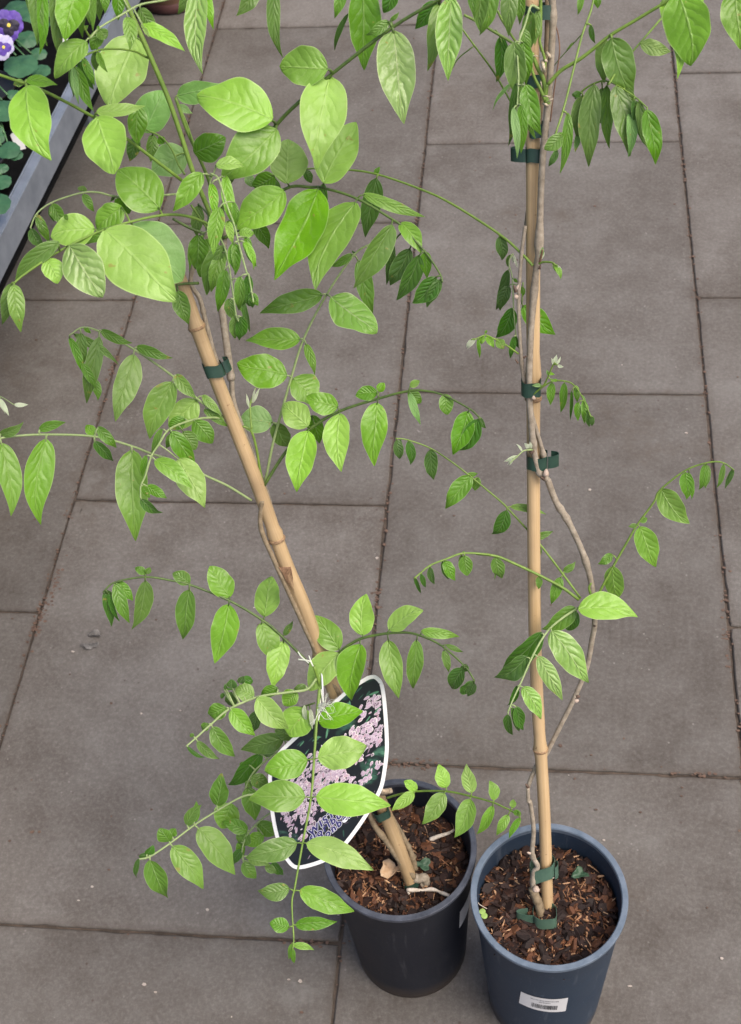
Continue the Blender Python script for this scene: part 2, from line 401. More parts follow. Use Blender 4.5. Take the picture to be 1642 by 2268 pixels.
def compost(P, name, label, n, seed):
    rs = random.Random(seed); rad = P['rr'](P['soil'])-.0026; V = []; F = []; A = []
    c = P['c']; nr, ns = 14, 48
    V.append(Vector((c.x, c.y, P['soil']-.002))); A.append(.1)
    for i in range(1, nr+1):
        for k in range(ns):
            a = 2*math.pi*k/ns; r = rad*i/nr; x, y = c.x+r*math.cos(a), c.y+r*math.sin(a)
            V.append(Vector((x, y, P['soil']-.002+noise.noise(Vector((x*70, y*70, seed)))*.004))); A.append(.1)
    for k in range(ns): F.append((0, 1+k, 1+(k+1) % ns))
    for i in range(nr-1):
        for k in range(ns):
            a = 1+i*ns+k; b = 1+i*ns+(k+1) % ns; F.append((a, a+ns, b+ns, b))
    for q_ in range(n):
        r = rad*math.sqrt(rs.random())*.97; a = rs.random()*6.283
        x, y = c.x+r*math.cos(a), c.y+r*math.sin(a)
        kind = rs.random()
        if kind < .19: L, W, Tk = rs.uniform(.005, .010), rs.uniform(.003, .006), rs.uniform(.0008, .002); col = rs.choice((.02, .05, .1, .18, .3, .5))
        elif kind < .62: L, W, Tk = rs.uniform(.0018, .0055), rs.uniform(.0005, .0015), rs.uniform(.0004, .001); col = rs.random()**1.9*.9
        else: L, W, Tk = rs.uniform(.003, .008), rs.uniform(.0003, .0007), rs.uniform(.0003, .0005); col = .3+rs.random()*.65
        if rs.random() < .05 and kind > .2: col = .95
        e = (Matrix.Rotation(rs.random()*6.283, 3, 'Z') @ Matrix.Rotation(rs.gauss(0, .38), 3, 'Y') @ Matrix.Rotation(rs.gauss(0, .45), 3, 'X'))
        rr_ = math.hypot(x-c.x, y-c.y)
        if rr_+L*.6 > rad: x = c.x+(x-c.x)*(rad-L*.6)/rr_; y = c.y+(y-c.y)*(rad-L*.6)/rr_
        z = P['soil']+noise.noise(Vector((x*70, y*70, seed)))*.004+rs.uniform(-.002, .0045)
        m = len(V)
        # six sided irregular flake, top smaller than bottom
        ring = []
        for lev, sc in ((-1, 1), (1, .82)):
            for k in range(6):
                an = (k//2)*2.094+(k % 2)*.9+rs.uniform(-.3, .3); rr2 = rs.uniform(.6, 1.2)*sc
                V.append(Vector((x, y, z))+e @ Vector((math.cos(an)*L*rr2, math.sin(an)*W*rr2, lev*Tk+rs.uniform(-.2, .2)*Tk))); A.append(col)
        F.append(tuple(range(m, m+6))[::-1]); F.append(tuple(range(m+6, m+12)))
        for k in range(6): F.append((m+k, m+(k+1) % 6, m+6+(k+1) % 6, m+6+k))
    t = NT(name+'_surface'); f = t.n('ShaderNodeAttribute', attribute_name='tone').outputs['Fac']; oc = t.n('ShaderNodeTexCoord').outputs['Object']
    nz = t.noise(500, 3, .6, oc)
    t.set(color=t.ramp(t.math('ADD', f, t.math('MULTIPLY_ADD', nz, .24, -.12)), [(.0, (.014, .008, .007)), (.25, (.036, .017, .013)), (.5, (.110, .044, .021)), (.75, (.30, .145, .070)), (1, (.58, .38, .23))]), rough=.7, spec=.35)
    t.bump(nz, .5, .0006)
    o = obj(name, V, F, t.m, None, Vector((c.x, c.y, P['soil'])), smooth=False)
    at = o.data.attributes.new('tone', 'FLOAT', 'POINT'); at.data.foreach_set('value', A)
    return tag(o, label, 'bark compost', kind='stuff')
compost(POT_K, 'bark_compost', 'reddish brown bark chip compost filling the black pot', 3000, 1)
compost(POT_B, 'bark_compost', 'dark brown and orange bark chips filling the slate blue pot', 2800, 2)

# ------------------------------------------------------------------ plant axes
CL0, CL1 = at_z((912, 1962), POT_K['soil']), at_d((402, 629), .95)      # left cane
CR0, CR1 = at_z((1213, 2010), POT_B['soil']), at_d((1177, 0), .85)      # right cane
def line_depth(a, b, ya, yb):
    ia, ib = 1/depth_of(a), 1/depth_of(b)
    return lambda y: 1/(ia+(ib-ia)*(ya-y)/(ya-yb))
dL = line_depth(CL0, CL1, 1962, 629); dR = line_depth(CR0, CR1, 2010, 0)

def cane(name, label, pts, r0, r1, nodes, grp, mat=None):
    T = thing(name, pts[0], label, 'bamboo cane', grp)
    P3 = catmull(pts, 14); V = []; F = []; UV = []
    n = len(P3)
    def rad(t):
        r = r0+(r1-r0)*t
        for nd in nodes: r += .0010*math.exp(-((t-nd)/.006)**2)-.0004*math.exp(-((t-nd-.012)/.006)**2)
        return r
    m = 110; Q = []
    for i in range(m+1):
        f = i/m*(n-1); k = min(int(f), n-2); Q.append(P3[k].lerp(P3[k+1], f-k))
    tube(V, F, UV, Q, rad, 16)
    obj('cane_stalk', V, F, mat or M_CANE, T, pts[0], uvs=UV)
    for nd in nodes:
        k = max(1, min(m-1, int(nd*m))); p = Q[k]; d = (Q[k+1]-Q[k-1]).normalized()
        V = []; F = []; UV = []
        L = [p+d*(x*.0006) for x in (-3, -2, -1, 0, 1)]
        rs = rad(nd)
        prof = (1.0, 1.045, 1.03, 1.06, 1.0)
        tube(V, F, UV, L, lambda t: rs*prof[int(round(t*4))]+.0001, 16)
        obj('cane_node', V, F, M_NODE, T, pts[0], uvs=UV)
    return T, Q
def dpts(c, s, dfn, off=0):
    a = [float(x) for x in s.replace(',', ' ').split()]
    pts = [cv(c, a[i], a[i+1]) for i in range(0, len(a), 2)]
    return [at_d(p, dfn(p[1])+off) for p in pts]
RL = .0057; RR = .0047
capts = [CL0-(CL1-CL0).normalized()*.03]+dpts('X', '870 1842 742 1535 677 1352 630 1239 564 1056 466 805 402 629', dL)+[at_d((385, 588), dL(588))]
TCL, QL = cane('bamboo_cane', 'thick bamboo cane leaning left out of the black pot, frayed brown node halfway', capts, .0061, .0049, (.30, .545, .80), 'bamboo canes', M_CANE2)
# frayed sheath under the middle node
V = []; F = []; UV = []
for k in range(7):
    a = dpts('G', f'{1335+k*12} 590 {1365+k*9} 640 {1385+k*8} {690+k*12}', dL, -.0062)
    tube(V, F, UV, catmull(a, 3), lambda t: .0007*(1-t*.8), 5)
obj('node_sheath', V, F, mottled('dry_sheath', (.14, .075, .04), (.36, .22, .13), 300, .8, .5), TCL, capts[0])
capts = [CR0-(CR1-CR0).normalized()*.03, CR0]+dpts('X', '1205 1779 1189 1518 1183 1247 1181 617 1181 390 1177 0', dR)+[at_d((1175, -160), dR(-160))]
TCR, QR = cane('bamboo_cane', 'slim honey coloured bamboo cane standing upright in the slate blue pot', capts, .0051, .0046, (.052, .31, .58), 'bamboo canes')

# ------------------------------------------------------------------ leaves
def outline(v, blunt=0):
    a = math.sin(math.pi*min(1, max(0, v))**(.72+.14*blunt))
    a = max(a, 0)**(.72-.06*blunt)
    if v > .6: q = (v-.6)/.4; a *= 1-(.32*(1-blunt))*q*q*(3-2*q)
    return a
LC = [0]
def leaflet(parent, org, B, Tp, wpx, tone, depth):
    rs = random.Random(LC[0]*31+5); LC[0] += 1
    ax = Tp-B; L = ax.length; ax = ax.normalized()
    view = (CAM-(B+Tp)/2).normalized()
    up = Vector((0, 0, 1)); toC = Vector((0, -1, 0))
    tgt = {'l': view*.5+up*.5, 'k': view*.7+up*.3, 'q': view*.8+up*.2, 'm': view*.9+toC*.15, 's': view*.6+up*.4, 'd': view*.6+toC*.45, 'p': view}[tone]
    tgt = tgt+Vector((rs.gauss(0, .2), rs.gauss(0, .1), rs.gauss(0, .12)))
    n = (tgt-tgt.dot(ax)*ax).normalized(); w = ax.cross(n).normalized()
    wp = (w-w.dot(view)*view).length
    hw = .5*wpx*depth/FPX/max(wp, .55)
    asp = L/(2*hw)
    nu, nv = 24, 5; V = []; F = []; UV = []
    curve = rs.uniform(.03, .12) if tone != 'd' else rs.uniform(.02, .10)
    side = rs.uniform(-.05, .05); fold = rs.uniform(.02, .30) if asp > 1.7 else rs.uniform(.0, .14)
    if tone in 'd' : fold += .12
    wav = rs.uniform(.04, .15); fr = rs.uniform(7, 13); ph = rs.random()*6; blunt = min(1, max(0, (1.9-asp)/.5))
    tw = rs.uniform(-.35, .35); hook = rs.uniform(-.6, .6); dip = rs.uniform(-.2, 1.0); asy = rs.uniform(-.10, .10)
    for i in range(nu+1):
        v = i/nu; hwv = hw*outline(v, blunt) if 0 < i < nu else hw*(.02 if i == nu else .10)
        cen = B+ax*(L*v)+n*(4*curve*L*v*(1-v)*.6-curve*L*.25*v*v*(tone != 'l'))+w*(side*L*4*v*(1-v))
        cen = cen+w*(hook*L*max(0, v-.6)**2)-n*(dip*L*max(0, v-.65)**2)
        ang = tw*(v-.3); wd = w*math.cos(ang)+n*math.sin(ang); nd = n*math.cos(ang)-w*math.sin(ang)
        for j in range(-nv, nv+1):
            x = j/nv; edge = hwv*(1+(asy if j > 0 else -asy)+.022*math.sin(v*fr*1.7+ph*2+(j > 0)*1.7)*(abs(x) > .75))
            z = -fold*hwv*abs(x)**1.3*-1 + wav*hw*math.sin(v*fr+ph+(2 if j > 0 else 0))*x*x*.8
            puck = {'l': .003, 'k': .006, 'm': .008, 'd': .008, 'p': 0, 'q': .004, 's': .022}[tone]*hw*math.cos((v*6-abs(x)**.8*1.9)*2*math.pi)*min(1, abs(x)*2)*(1-abs(x))*2
            z += hw*.05*noise.noise(Vector((v*4.5*asp+ph*9, x*2.6, fr)))*min(1, 4*v*(1-v)*1.5)
            V.append(cen+wd*(edge*x)+nd*(z+puck)); UV.append((.5+.5*x, v))
    m = 2*nv+1
    for i in range(nu):
        for j in range(m-1):
            a = i*m+j; F.append((a, a+1, a+m+1, a+m))
    return obj('leaflet', V, F, LEAF[tone], parent, org, uvs=UV)

TILT = {'l': -.10, 'k': .05, 'q': .1, 'm': .30, 'd': .60, 'p': .3, 's': .0}
def nearest(P3, px):
    best = 0; bd = 1e9
    for i, (q, d) in enumerate(P3):
        e = (q[0]-px[0])**2+(q[1]-px[1])**2
        if e < bd: bd = e; best = i
    return best
def proj(P):
    v = ROT.transposed() @ (P-CAM); return (CX+FPX*v.x/-v.z, CY-FPX*v.y/-v.z)
def rach(plant, dfn, c, pts, leaves, e0=0, e1=0, wr=(5, 2.5), col='g', c2=None, name='compound_leaf', pd=None):
    """a leaf stalk traced as c-crop points, with its leaflets"""
    root = plant; org = plant.location.copy()
    segs = []
    for chunk in pts.split('|'):
        chunk = chunk.strip(); cc = c
        if chunk[0].isalpha(): cc = chunk[0]; chunk = chunk[1:]
        a = [float(x) for x in chunk.split()]
        segs += [cv(cc, a[i], a[i+1]) for i in range(0, len(a), 2)]
    d0 = (pd if pd else dfn(segs[0][1]))+e0
    tot = [0]
    for i in range(1, len(segs)): tot.append(tot[-1]+math.hypot(segs[i][0]-segs[i-1][0], segs[i][1]-segs[i-1][1]))
    P = [at_d(p, d0+e1*(t/tot[-1])) for p, t in zip(segs, tot)]
    C = catmull(P, 5)
    V = []; F = []; UV = []
    k = d0/FPX*.5
    tube(V, F, UV, C, lambda t: k*(wr[0]+(wr[1]-wr[0])*t), 7)
    pj = [(proj(q_), depth_of(q_)) for q_ in C]
    todo = []
    for ent in leaves.split(';'):
        ent = ent.split()
        if not ent: continue
        cc = c
        if ent[0][0].isalpha(): cc = ent[0][0]; ent[0] = ent[0][1:]
        bx, by, tx, ty, wd = map(float, ent[:5]); tone = ent[5]; zo = float(ent[6])/100 if len(ent) > 6 else 0
        b = cv(cc, bx, by); t = cv(cc, tx, ty); wpx = wd*cs(cc)
        i = nearest(pj, b); dd = pj[i][1]
        att = C[i]; gap = math.hypot(pj[i][0][0]-b[0], pj[i][0][1]-b[1])
        db = dd+zo; B = at_d(b, db)
        l2 = math.hypot(t[0]-b[0], t[1]-b[1]); down = (t[1]-b[1])/max(l2, 1)
        rr_ = random.Random(int(bx*7+by*3+tx))
        dt = db+l2*db/FPX*(TILT[tone]*down+rr_.uniform(-.12, .12))
        todo.append((B, at_d(t, dt), wpx, tone, db))
        if gap < 60 and (gap > 1 or zo): tube(V, F, UV, [att, att.lerp(B, .5)+Vector((0, 0, .0006)), B+(at_d(t, dt)-B)*.03], lambda t_: k*min(wr)*1.15*(1-.3*t_), 5)
    R = obj(name, V, F, STEM[c2 or col], root, org, uvs=UV)
    for a in todo: leaflet(R, org, *a)
    return R
def stem(plant, dfn, parts, wpx, col, off=0, name='stem', seg=10, knots=0, org=None):
    P = []
    for (c, s) in parts: P += dpts(c, s, dfn, off)
    C = catmull(P, 8); V = []; F = []; UV = []
    k = depth_of(C[0])/FPX*.5; rs = random.Random(len(C)+int(wpx[0]))
    ks = [rs.random() for _ in range(knots)]
    tube(V, F, UV, C, lambda t: k*(wpx[0]+(wpx[1]-wpx[0])*t)*(1+.06*noise.noise(Vector((t*40, wpx[0], 0)))+sum(.35*math.exp(-((t-q_)/.012)**2) for q_ in ks)), seg)
    return obj(name, V, F, STEM[col], plant, plant.location.copy(), uvs=UV)
PLANT_DATA = True
#@@PLANTS@@
# ------------------------------------------------------------------ left vine
VL = thing('wisteria_vine', CL0.copy(), 'leafy young wisteria climbing the leaning cane in the black pot, broad bright green leaflets', 'climbing plant')
o_ = -.004
stem(VL, dL, [('G', '1225 150 1215 330 1300 540 1400 760 1500 980 1590 1170'), ('H', '300 1100 400 1240'), ('X', '770 1600 815 1720'), ('K', '570 730 700 930 800 1080 925 1225')], (11, 15), 'o', -.004, knots=5)
stem(VL, dL, [('A', '1395 1440'), ('D', '1250 330 1310 480 1350 640 1400 830 1440 930')], (10, 12), 'b', .006, knots=3)
stem(VL, dL, [('D', '1475 0 1460 150 1440 380 1460 600 1490 820 1515 1010')], (15, 17), 'b', .006, knots=4)
stem(VL, dL, [('D', '1515 1010 1545 1200'), ('G', '1240 60 1300 260')], (12, 9), 'b', .014)
stem(VL, dL, [('K', '740 720 830 880 900 1020 935 1160')], (10, 13), 'o', .006, knots=5)
stem(VL, dL, [('K', '925 1225 960 1235 1010 1225 1020 1270 985 1285')], (22, 18), 'b', -.002, name='root_crown')
stem(VL, dL, [('A', '790 -60 860 90 985 370 1100 640 1190 900 1255 1100 1330 1290 1395 1440')], (11.5, 11), 'g', -.03, name='shoot')
stem(VL, dL, [('A', '1150 640 1215 830 1290 1000 1370 1190 1420 1400'), ('D', '1440 60')], (7, 8), 'g', .03, name='shoot')
stem(VL, dL, [('E', '250 1710 225 1600 200 1450 165 1340 110 1310')], (6, 5), 'g', .004, name='shoot')
stem(VL, dL, [('A', '1130 1430 1240 1490 1340 1530')], (6, 7), 'k', .0, name='shoot')
stem(VL, dL, [('A', '1250 1340 1400 1560')], (5, 4), 'g', .02, name='shoot')
def W(*a, **k): return rach(VL, dL, *a, **k)
# top left, above the crown
W('A', '1190 1180 820 900 620 770 340 620 170 550 -60 470', '175 560 287 1052 275 l -.5;172 520 375 545 75 k;160 540 85 545 50 k;640 765 772 1115 300 l -1.5;632 735 955 700 85 l -1;900 690 885 950 130 m -.5', -.03, -.10, (7.5, 6), 'g')
W('A', '1000 380 960 300 890 240', '885 245 700 690 330 l 2', -.0, .01, (5, 4))
W('A', '1385 1475 1250 1420 1100 1405 900 1440 640 1520|D390 165 170 310 95 372', 'A1045 1365 770 1105 290 k 1;A620 1495 330 1522 215 l;A865 1470 1205 1830 360 q 1;A690 1505 1125 1985 400 l -2.5;D455 130 668 470 260 s -1.5;D388 105 72 355 110 m -1;D305 215 388 368 140 l;D75 378 35 655 85 m;D92 385 132 695 110 k -.5;A800 1350 620 1495 170 k 2;D770 25 560 115 80 m 2;A430 1400 445 1440 30 m', -.035, -.09, (7, 4), 'g')
W('A', '1300 1260 820 1290 640 1258 520 1265 340 1325 240 1400 200 1490', '545 1270 610 1390 60 m;540 1255 545 1215 60 m 1;340 1335 425 1480 85 m;355 1330 350 1450 60 d 1;245 1405 332 1590 65 m;205 1495 285 1625 75 d;240 1420 300 1540 40 m;805 1290 850 1400 70 m;750 1280 725 1320 20 d;790 1300 760 1345 60 k', -.0, -.06, (5, 3), 'y')
W('A', '990 385 950 370 880 335 760 320 640 330 520 385 478 435', '640 340 703 472 45 k;550 375 600 600 70 d;545 385 625 560 55 m -.5;490 435 585 735 85 m;480 440 515 675 50 q -.5;460 450 500 640 45 d;625 340 620 465 60 m .5;520 400 590 610 60 d 1', -.025, -.05, (5.5, 4), 'g')
W('A', '1200 -40 1080 0 920 30 800 95 655 180 590 250', '565 268 360 508 155 k -.5;655 190 695 255 85 m;660 200 600 330 90 m .5;915 55 1022 212 95 m;835 110 862 325 95 k;775 -60 785 132 85 m;925 150 1222 325 95 l .5;940 180 975 245 30 l;640 200 645 165 20 m', -.06, -.03, (5.5, 4), 'y')
W('A', '520 100 560 195 640 325', '555 200 575 165 25 m', -.05, .02, (5, 5), 'g')
W('A', '620 -140 480 -120 330 -110 180 -90', '520 -110 415 258 215 k -1;215 -100 250 298 95 m;280 -100 292 362 80 m -.5;345 -100 375 415 90 m -.3;175 -100 302 305 75 m .6;560 -100 577 160 50 m;600 -110 610 210 55 m;630 -110 645 137 80 m .5;670 -110 697 88 70 m;390 -110 360 60 60 m 1;540 -100 530 250 80 m 1.5;250 -100 265 280 80 k 1', -.08, -.03, (5, 4), 'y')
W('A', '1560 -220 1420 -140 1290 -90 1200 -60', '1305 -80 1302 482 150 s;1345 -60 1395 180 70 k .8;1245 -90 1172 100 75 m .5', -.02, -.01, (5, 4), 'g')
W('B', '480 -260 330 -120 180 -110', '320 -110 340 382 90 m;200 -110 85 112 110 m;300 -120 330 200 60 d 1', -.0, .02, (5, 4), 'g')
# right hand long stalk to the top
W('B', '-30 1560 20 1210 330 820 500 650 700 480 1090 180 1390 0 1560 -110', '305 785 -200 625 330 l -2;335 845 -15 1165 290 k -1.2;668 448 352 425 255 k -.5;680 500 562 1075 310 l .3;1097 203 1147 808 255 s;1068 140 925 238 72 m;1078 135 1135 80 30 m .2;1475 -15 1447 527 180 s -1.2;1400 20 1335 452 130 k .3;895 -110 888 458 215 m 2;800 90 708 338 38 d 2;770 -90 720 120 80 m 2;1100 -80 1045 92 105 d 2;1380 10 1240 190 110 d 1.5', -.01, -.10, (9, 6.5), 'k', 'k')
W('B', '-20 1560 130 1485 380 1240 560 1225 640 1230 860 1300 1130 1460|E1150 5 1300 165 1400 310 1418 370', '398 1200 415 905 250 l -.5;385 1252 62 1480 245 l -.5;640 1196 882 805 265 l -1;605 1240 300 1823 290 k -.5;850 1325 545 1880 245 k -.3;900 1268 1305 1418 80 k;E1090 -5 850 420 160 m -.5;E1145 -20 1285 180 115 k;E1265 190 1118 492 120 d;E1205 150 1055 395 125 d .5;E1310 170 1325 342 85 m;E1375 335 1232 515 135 d;E1405 350 1300 532 75 d;E1090 110 1050 395 60 d 1', -.0, -.03, (8, 4), 'k', 'k')
W('A', '1210 1140 1170 1080 1125 980 1060 900 960 850', '945 865 1075 592 235 q 1;1225 1000 990 1110 215 q 1;1000 880 990 1060 80 m 1.5;1040 900 1075 940 60 m;900 900 860 1060 90 d 1', .01, .02, (5, 4), 'g')
W('A', '1290 1000 1220 800 1150 640', '1160 625 1462 572 145 q;1165 690 1255 750 50 q;1270 1000 1475 905 190 m -.5', .02, .01, (4, 3), 'g')
W('M', '450 520 460 380 500 290 540 180', '345 290 0 820 260 k -1;530 190 890 190 170 l -1', -.05, .0, (5, 4), 'y')
W('M', '460 300 560 370 660 680 770 980 820 1190 930 1590|E150 320 170 430 182 500', 'M465 430 500 880 130 k;M650 320 790 1060 165 k .3;M570 740 470 1360 215 k -.3;M760 670 800 1000 90 m .5;M760 1220 800 1642 120 m;M905 1190 1055 1540 100 k -.2;M680 920 745 1230 110 l 1;M830 1080 1025 1090 140 k 1;M930 1130 965 1400 120 m 1;E55 110 62 310 90 m;E130 105 202 272 60 m;E95 330 80 565 75 m;E150 320 120 540 70 d .3;E165 435 150 535 55 d;E182 440 205 525 55 m;E175 450 170 540 50 d', -.05, -.05, (5, 3.5), 'y')
W('D', '1410 20 1480 170 1520 400 1545 580 1562 625', '1475 285 1420 567 90 m;1465 130 1335 450 140 m;1450 180 1385 435 100 k .5;1500 475 1520 620 75 m;1570 340 1570 565 80 m;1540 590 1532 745 75 m;1580 590 1590 745 70 d;1562 610 1562 760 50 d;1590 480 1640 700 40 d;1300 60 1290 290 140 m .5;1390 80 1310 340 170 m 1', -.03, -.04, (4.5, 3.5), 'y')
W('M', '400 1000 430 850 300 700', '1040 950 1240 1275 190 m;950 300 1000 480 130 q;1230 330 1200 520 160 m;420 1110 190 1620 230 k;300 720 240 1130 170 m', .03, .02, (5, 4), 'k')
W('D', '1300 375 1220 378 1160 385', '1165 425 1242 642 115 m -1', .0, -.01, (7, 5), 'k')
# middle right
W('E', '240 1720 270 1620 310 1420 390 1130 430 990 510 740 660 450 840 190 945 120 1000 90', '828 185 685 275 55 m;868 225 955 592 115 m .5;632 450 215 545 145 m;690 468 1000 682 225 s -.8;487 745 128 732 145 k;525 772 592 970 62 k;400 978 68 928 225 k -.5;440 1000 600 1140 200 k .3;305 1285 82 1270 180 q .3;320 1290 398 1455 125 m .5;850 185 825 160 14 d', .01, -.05, (7, 4), 'k', 'y')
W('E', '250 1700 400 1470 550 1330 740 1215 1000 1130 1200 1080 1310 1080 1430 1110 1600 1200 1665 1260', '540 1308 375 1165 180 l -.5;538 1342 460 1738 195 l -.3;735 1182 525 1130 150 k;748 1228 750 1605 175 l -.3;560 1240 625 1425 110 m 1;992 1088 848 1100 100 m;1000 1085 1035 1025 60 k;990 1158 945 1565 175 k;1200 1075 1275 1165 85 m .4;1205 1050 1270 1015 50 k;1205 1095 1278 1300 55 q -.3;1440 1100 1440 1237 100 m;1585 1215 1480 1498 145 m;1650 1265 1515 1487 120 d;1660 1250 1700 1330 40 d', .0, -.05, (8, 3.5), 'k', 'k')
W('E', '170 1330 163 1250 160 1170 175 1120 195 1060', '170 1160 215 1058 20 p;175 1160 185 1060 18 p;150 1180 140 1098 18 p;160 1200 130 1130 10 p', .0, .0, (5, 3), 'g')
# left side
W('D', '1470 1260 1290 1130 1140 990 880 810 650 690 540 665 460 712', '878 842 735 1272 165 k;1130 1022 958 1388 185 k;652 728 555 1172 110 m -.3;532 700 552 935 75 m;455 730 545 985 55 m .3;485 708 790 890 60 m .6;610 1000 652 1140 60 m .6;540 900 640 1060 60 m .5;662 682 860 780 65 m;892 790 1120 885 70 m;1150 972 1288 1125 85 k;1290 1142 1112 1330 175 l .3;1325 1108 1455 1235 60 k;1335 1200 1490 1325 60 m;550 665 600 700 30 m', -.0, -.06, (6, 3.5), 'y')
W('D', '1480 1265 1390 1255 1260 1270 1110 1330 1040 1430 990 1510 950 1640|G430 60 428 130', 'D1212 1262 1105 1312 95 m;D1272 1272 1400 1422 130 m;D1125 1345 1282 1582 120 m -.3;D1200 1345 1290 1460 110 m .8;D1120 1360 1095 1460 50 m 1;D1060 1325 995 1492 45 m;D1170 1525 1348 1835 185 l .6;D1015 1530 1258 1722 115 k -.2;D955 1500 925 1640 45 m;G440 60 485 142 45 m;G470 60 606 132 70 m;G430 145 560 252 65 d', -.0, -.08, (5.5, 3.5), 'k', 'y')
W('G', '1155 155 1000 60 870 0|D1300 1610 1150 1540 990 1490 860 1440 620 1378 310 1365 100 1375 -60 1400', 'D300 1395 225 1952 185 k;D10 1422 110 1892 150 k;D255 1335 430 1282 65 m;D0 1362 158 1300 65 m;D625 1365 562 1305 70 k;D640 1315 772 1450 75 m;D618 1410 742 1552 75 d;D865 1468 898 2060 215 k;D-40 1450 -20 1880 90 m', -.0, -.07, (5.5, 5), 'k', 'y')
# pale shoot tip at the left edge
W('D', '-60 1090 20 1125 90 1170', '95 1170 185 1170 30 p;0 1130 60 1245 30 p;-10 1150 40 1230 20 p', .0, -.02, (3, 2), 'y', pd=.9)
W('G', '1550 1240 1360 1050 1230 940 1010 810 750 705 640 680 460 655 260 690 185 752', '460 680 395 1008 120 m;747 738 720 1078 135 m;1005 835 905 1218 180 k;1215 958 1300 1212 150 k;1240 915 1282 645 165 l;1012 788 890 578 165 k;750 697 642 625 95 m;462 635 388 600 55 m;462 632 490 592 40 m;1365 1078 1300 1388 150 l .3;1365 1035 1430 945 45 m;262 695 355 962 90 m;280 685 387 805 80 m .3;188 762 250 977 60 d;205 740 285 862 60 d .4;215 760 290 960 35 d', -.0, -.03, (6.5, 4), 'k', 'k')
W('H', '410 990 480 935 570 890 730 860 850 855 930 870 1020 905 1110 960 1240 1080 1300 1170', '565 873 580 600 165 l;740 838 942 680 135 l;950 845 1207 870 72 k;555 932 470 1297 190 k -.3;735 905 800 1287 148 k;920 905 885 1242 110 m;1112 935 1228 987 35 m;1098 970 1132 1118 55 m;1228 1090 1147 1240 110 d;1245 1060 1215 1110 55 d;1290 1172 1212 1260 85 d;1297 1182 1258 1275 65 d;412 965 262 740 165 k;412 990 220 1237 190 l -.3', -.01, -.04, (7.5, 3.5), 'k', 'k')
# lower left
stem(VL, dL, [('J', '1235 90 1275 240 1255 400 1240 560')], (7, 7), 'g', -.03, name='shoot')
W('J', '1250 170 1190 240 1070 260 870 290 680 370 560 470 460 560 400 612', '862 298 1065 508 155 l -.5;842 288 718 235 115 k;692 372 842 550 118 k -.2;660 358 545 418 115 m;568 488 720 688 112 m;545 465 498 505 60 m;470 580 612 705 62 m;405 612 522 697 28 d;445 552 425 530 30 m;1000 232 880 285 80 m .5;1180 215 1100 238 50 m;1120 255 1035 345 115 k .5;700 235 695 175 70 d .6;760 165 830 205 70 d .7;745 200 770 155 50 d .6;660 240 650 205 25 d .5;700 258 680 352 85 d .6;645 262 630 305 30 d .6;640 235 720 240 14 d .6', -.03, -.04, (6.5, 4), 'k', 'y')
W('J', '1240 330 1150 360 1080 400', '1190 375 1060 540 215 l;1172 345 1185 455 32 p -.5;1210 370 1218 505 30 p -.6;870 380 842 530 85 d', -.03, .01, (4, 3), 'k')
W('J', '1270 235 1262 330 1255 400 1235 700 1215 950 1160 1250 1110 1530 1090 1642|X651 2080 648 2105', 'J1268 455 1557 388 165 k;J1262 690 1582 640 218 l -.3;J1192 702 908 762 195 k -.2;J1250 945 1737 992 215 l -.3;J1175 945 808 925 208 k -.2;J1187 1245 1620 1437 165 l -.2;J1122 1245 778 1318 152 m -.2;J1142 1555 1499 1708 150 k;J1072 1543 865 1568 115 m;X655 2048 748 2046 30 m;X640 2055 599 2040 34 m;X650 2093 697 2100 16 k;X648 2100 652 2136 13 m;X646 2090 640 2125 12 m', -.10, -.03, (7.5, 3), 'g')
# tangled tendrils at the tag's top
V = []; F = []; UV = []; rs = random.Random(4)
for k in range(16):
    x, y = 1255+rs.uniform(0, 30), 350+rs.uniform(-15, 25); a = rs.uniform(-.6, .6) if k < 12 else rs.uniform(1, 1.6); P = []
    for i in range(6):
        P.append(at_d(cv('J', x, y), dL(1600)-.14-.002*i)); x += math.cos(a)*24; y += math.sin(a)*24; a += rs.uniform(-.7, .7)
    tube(V, F, UV, catmull(P, 3), lambda t: .00035*(1.2-t), 5)
for s in ('1200 20 1215 60 1228 90', '1130 45 1180 50 1215 60', '1130 -5 1150 25 1200 70', '1280 240 1290 300 1300 360', '1262 250 1275 320 1280 380'):
    a = [float(q) for q in s.split()]
    tube(V, F, UV, catmull([at_d(cv('J', a[i], a[i+1]), dL(1500)-.05) for i in range(0, 6, 2)], 4), lambda t: .0006, 5)
obj('tendril', V, F, mottled('silky_hair', (.50, .55, .45), (.68, .70, .60), 100, .6, 0), VL, VL.location.copy())
W('J', '1120 820 1000 880 880 920 760 945 600 1035 450 1130 290 1250 160 1335 90 1352', '480 1150 715 1462 180 k;310 1268 522 1542 158 k;160 1358 262 1622 140 m;598 1003 632 795 125 m;450 1110 478 975 60 m;400 1130 490 990 80 m .1;290 1237 228 1150 95 m;300 1200 325 1150 60 m .1;155 1325 85 1332 40 d;140 1320 178 1268 60 d;88 1350 60 1478 38 d', -.03, -.05, (5, 4), 'y')
W('J', '1120 560 1010 640 880 740 820 810 780 900', '1035 560 750 622 135 m;890 660 692 900 115 d;1100 560 980 500 95 m;820 815 935 880 100 m;800 880 850 1100 125 m .4;790 720 760 760 60 m .5;830 850 780 880 60 k .6;970 600 890 670 110 q .4', -.005, .01, (4.5, 3.5), 'y')
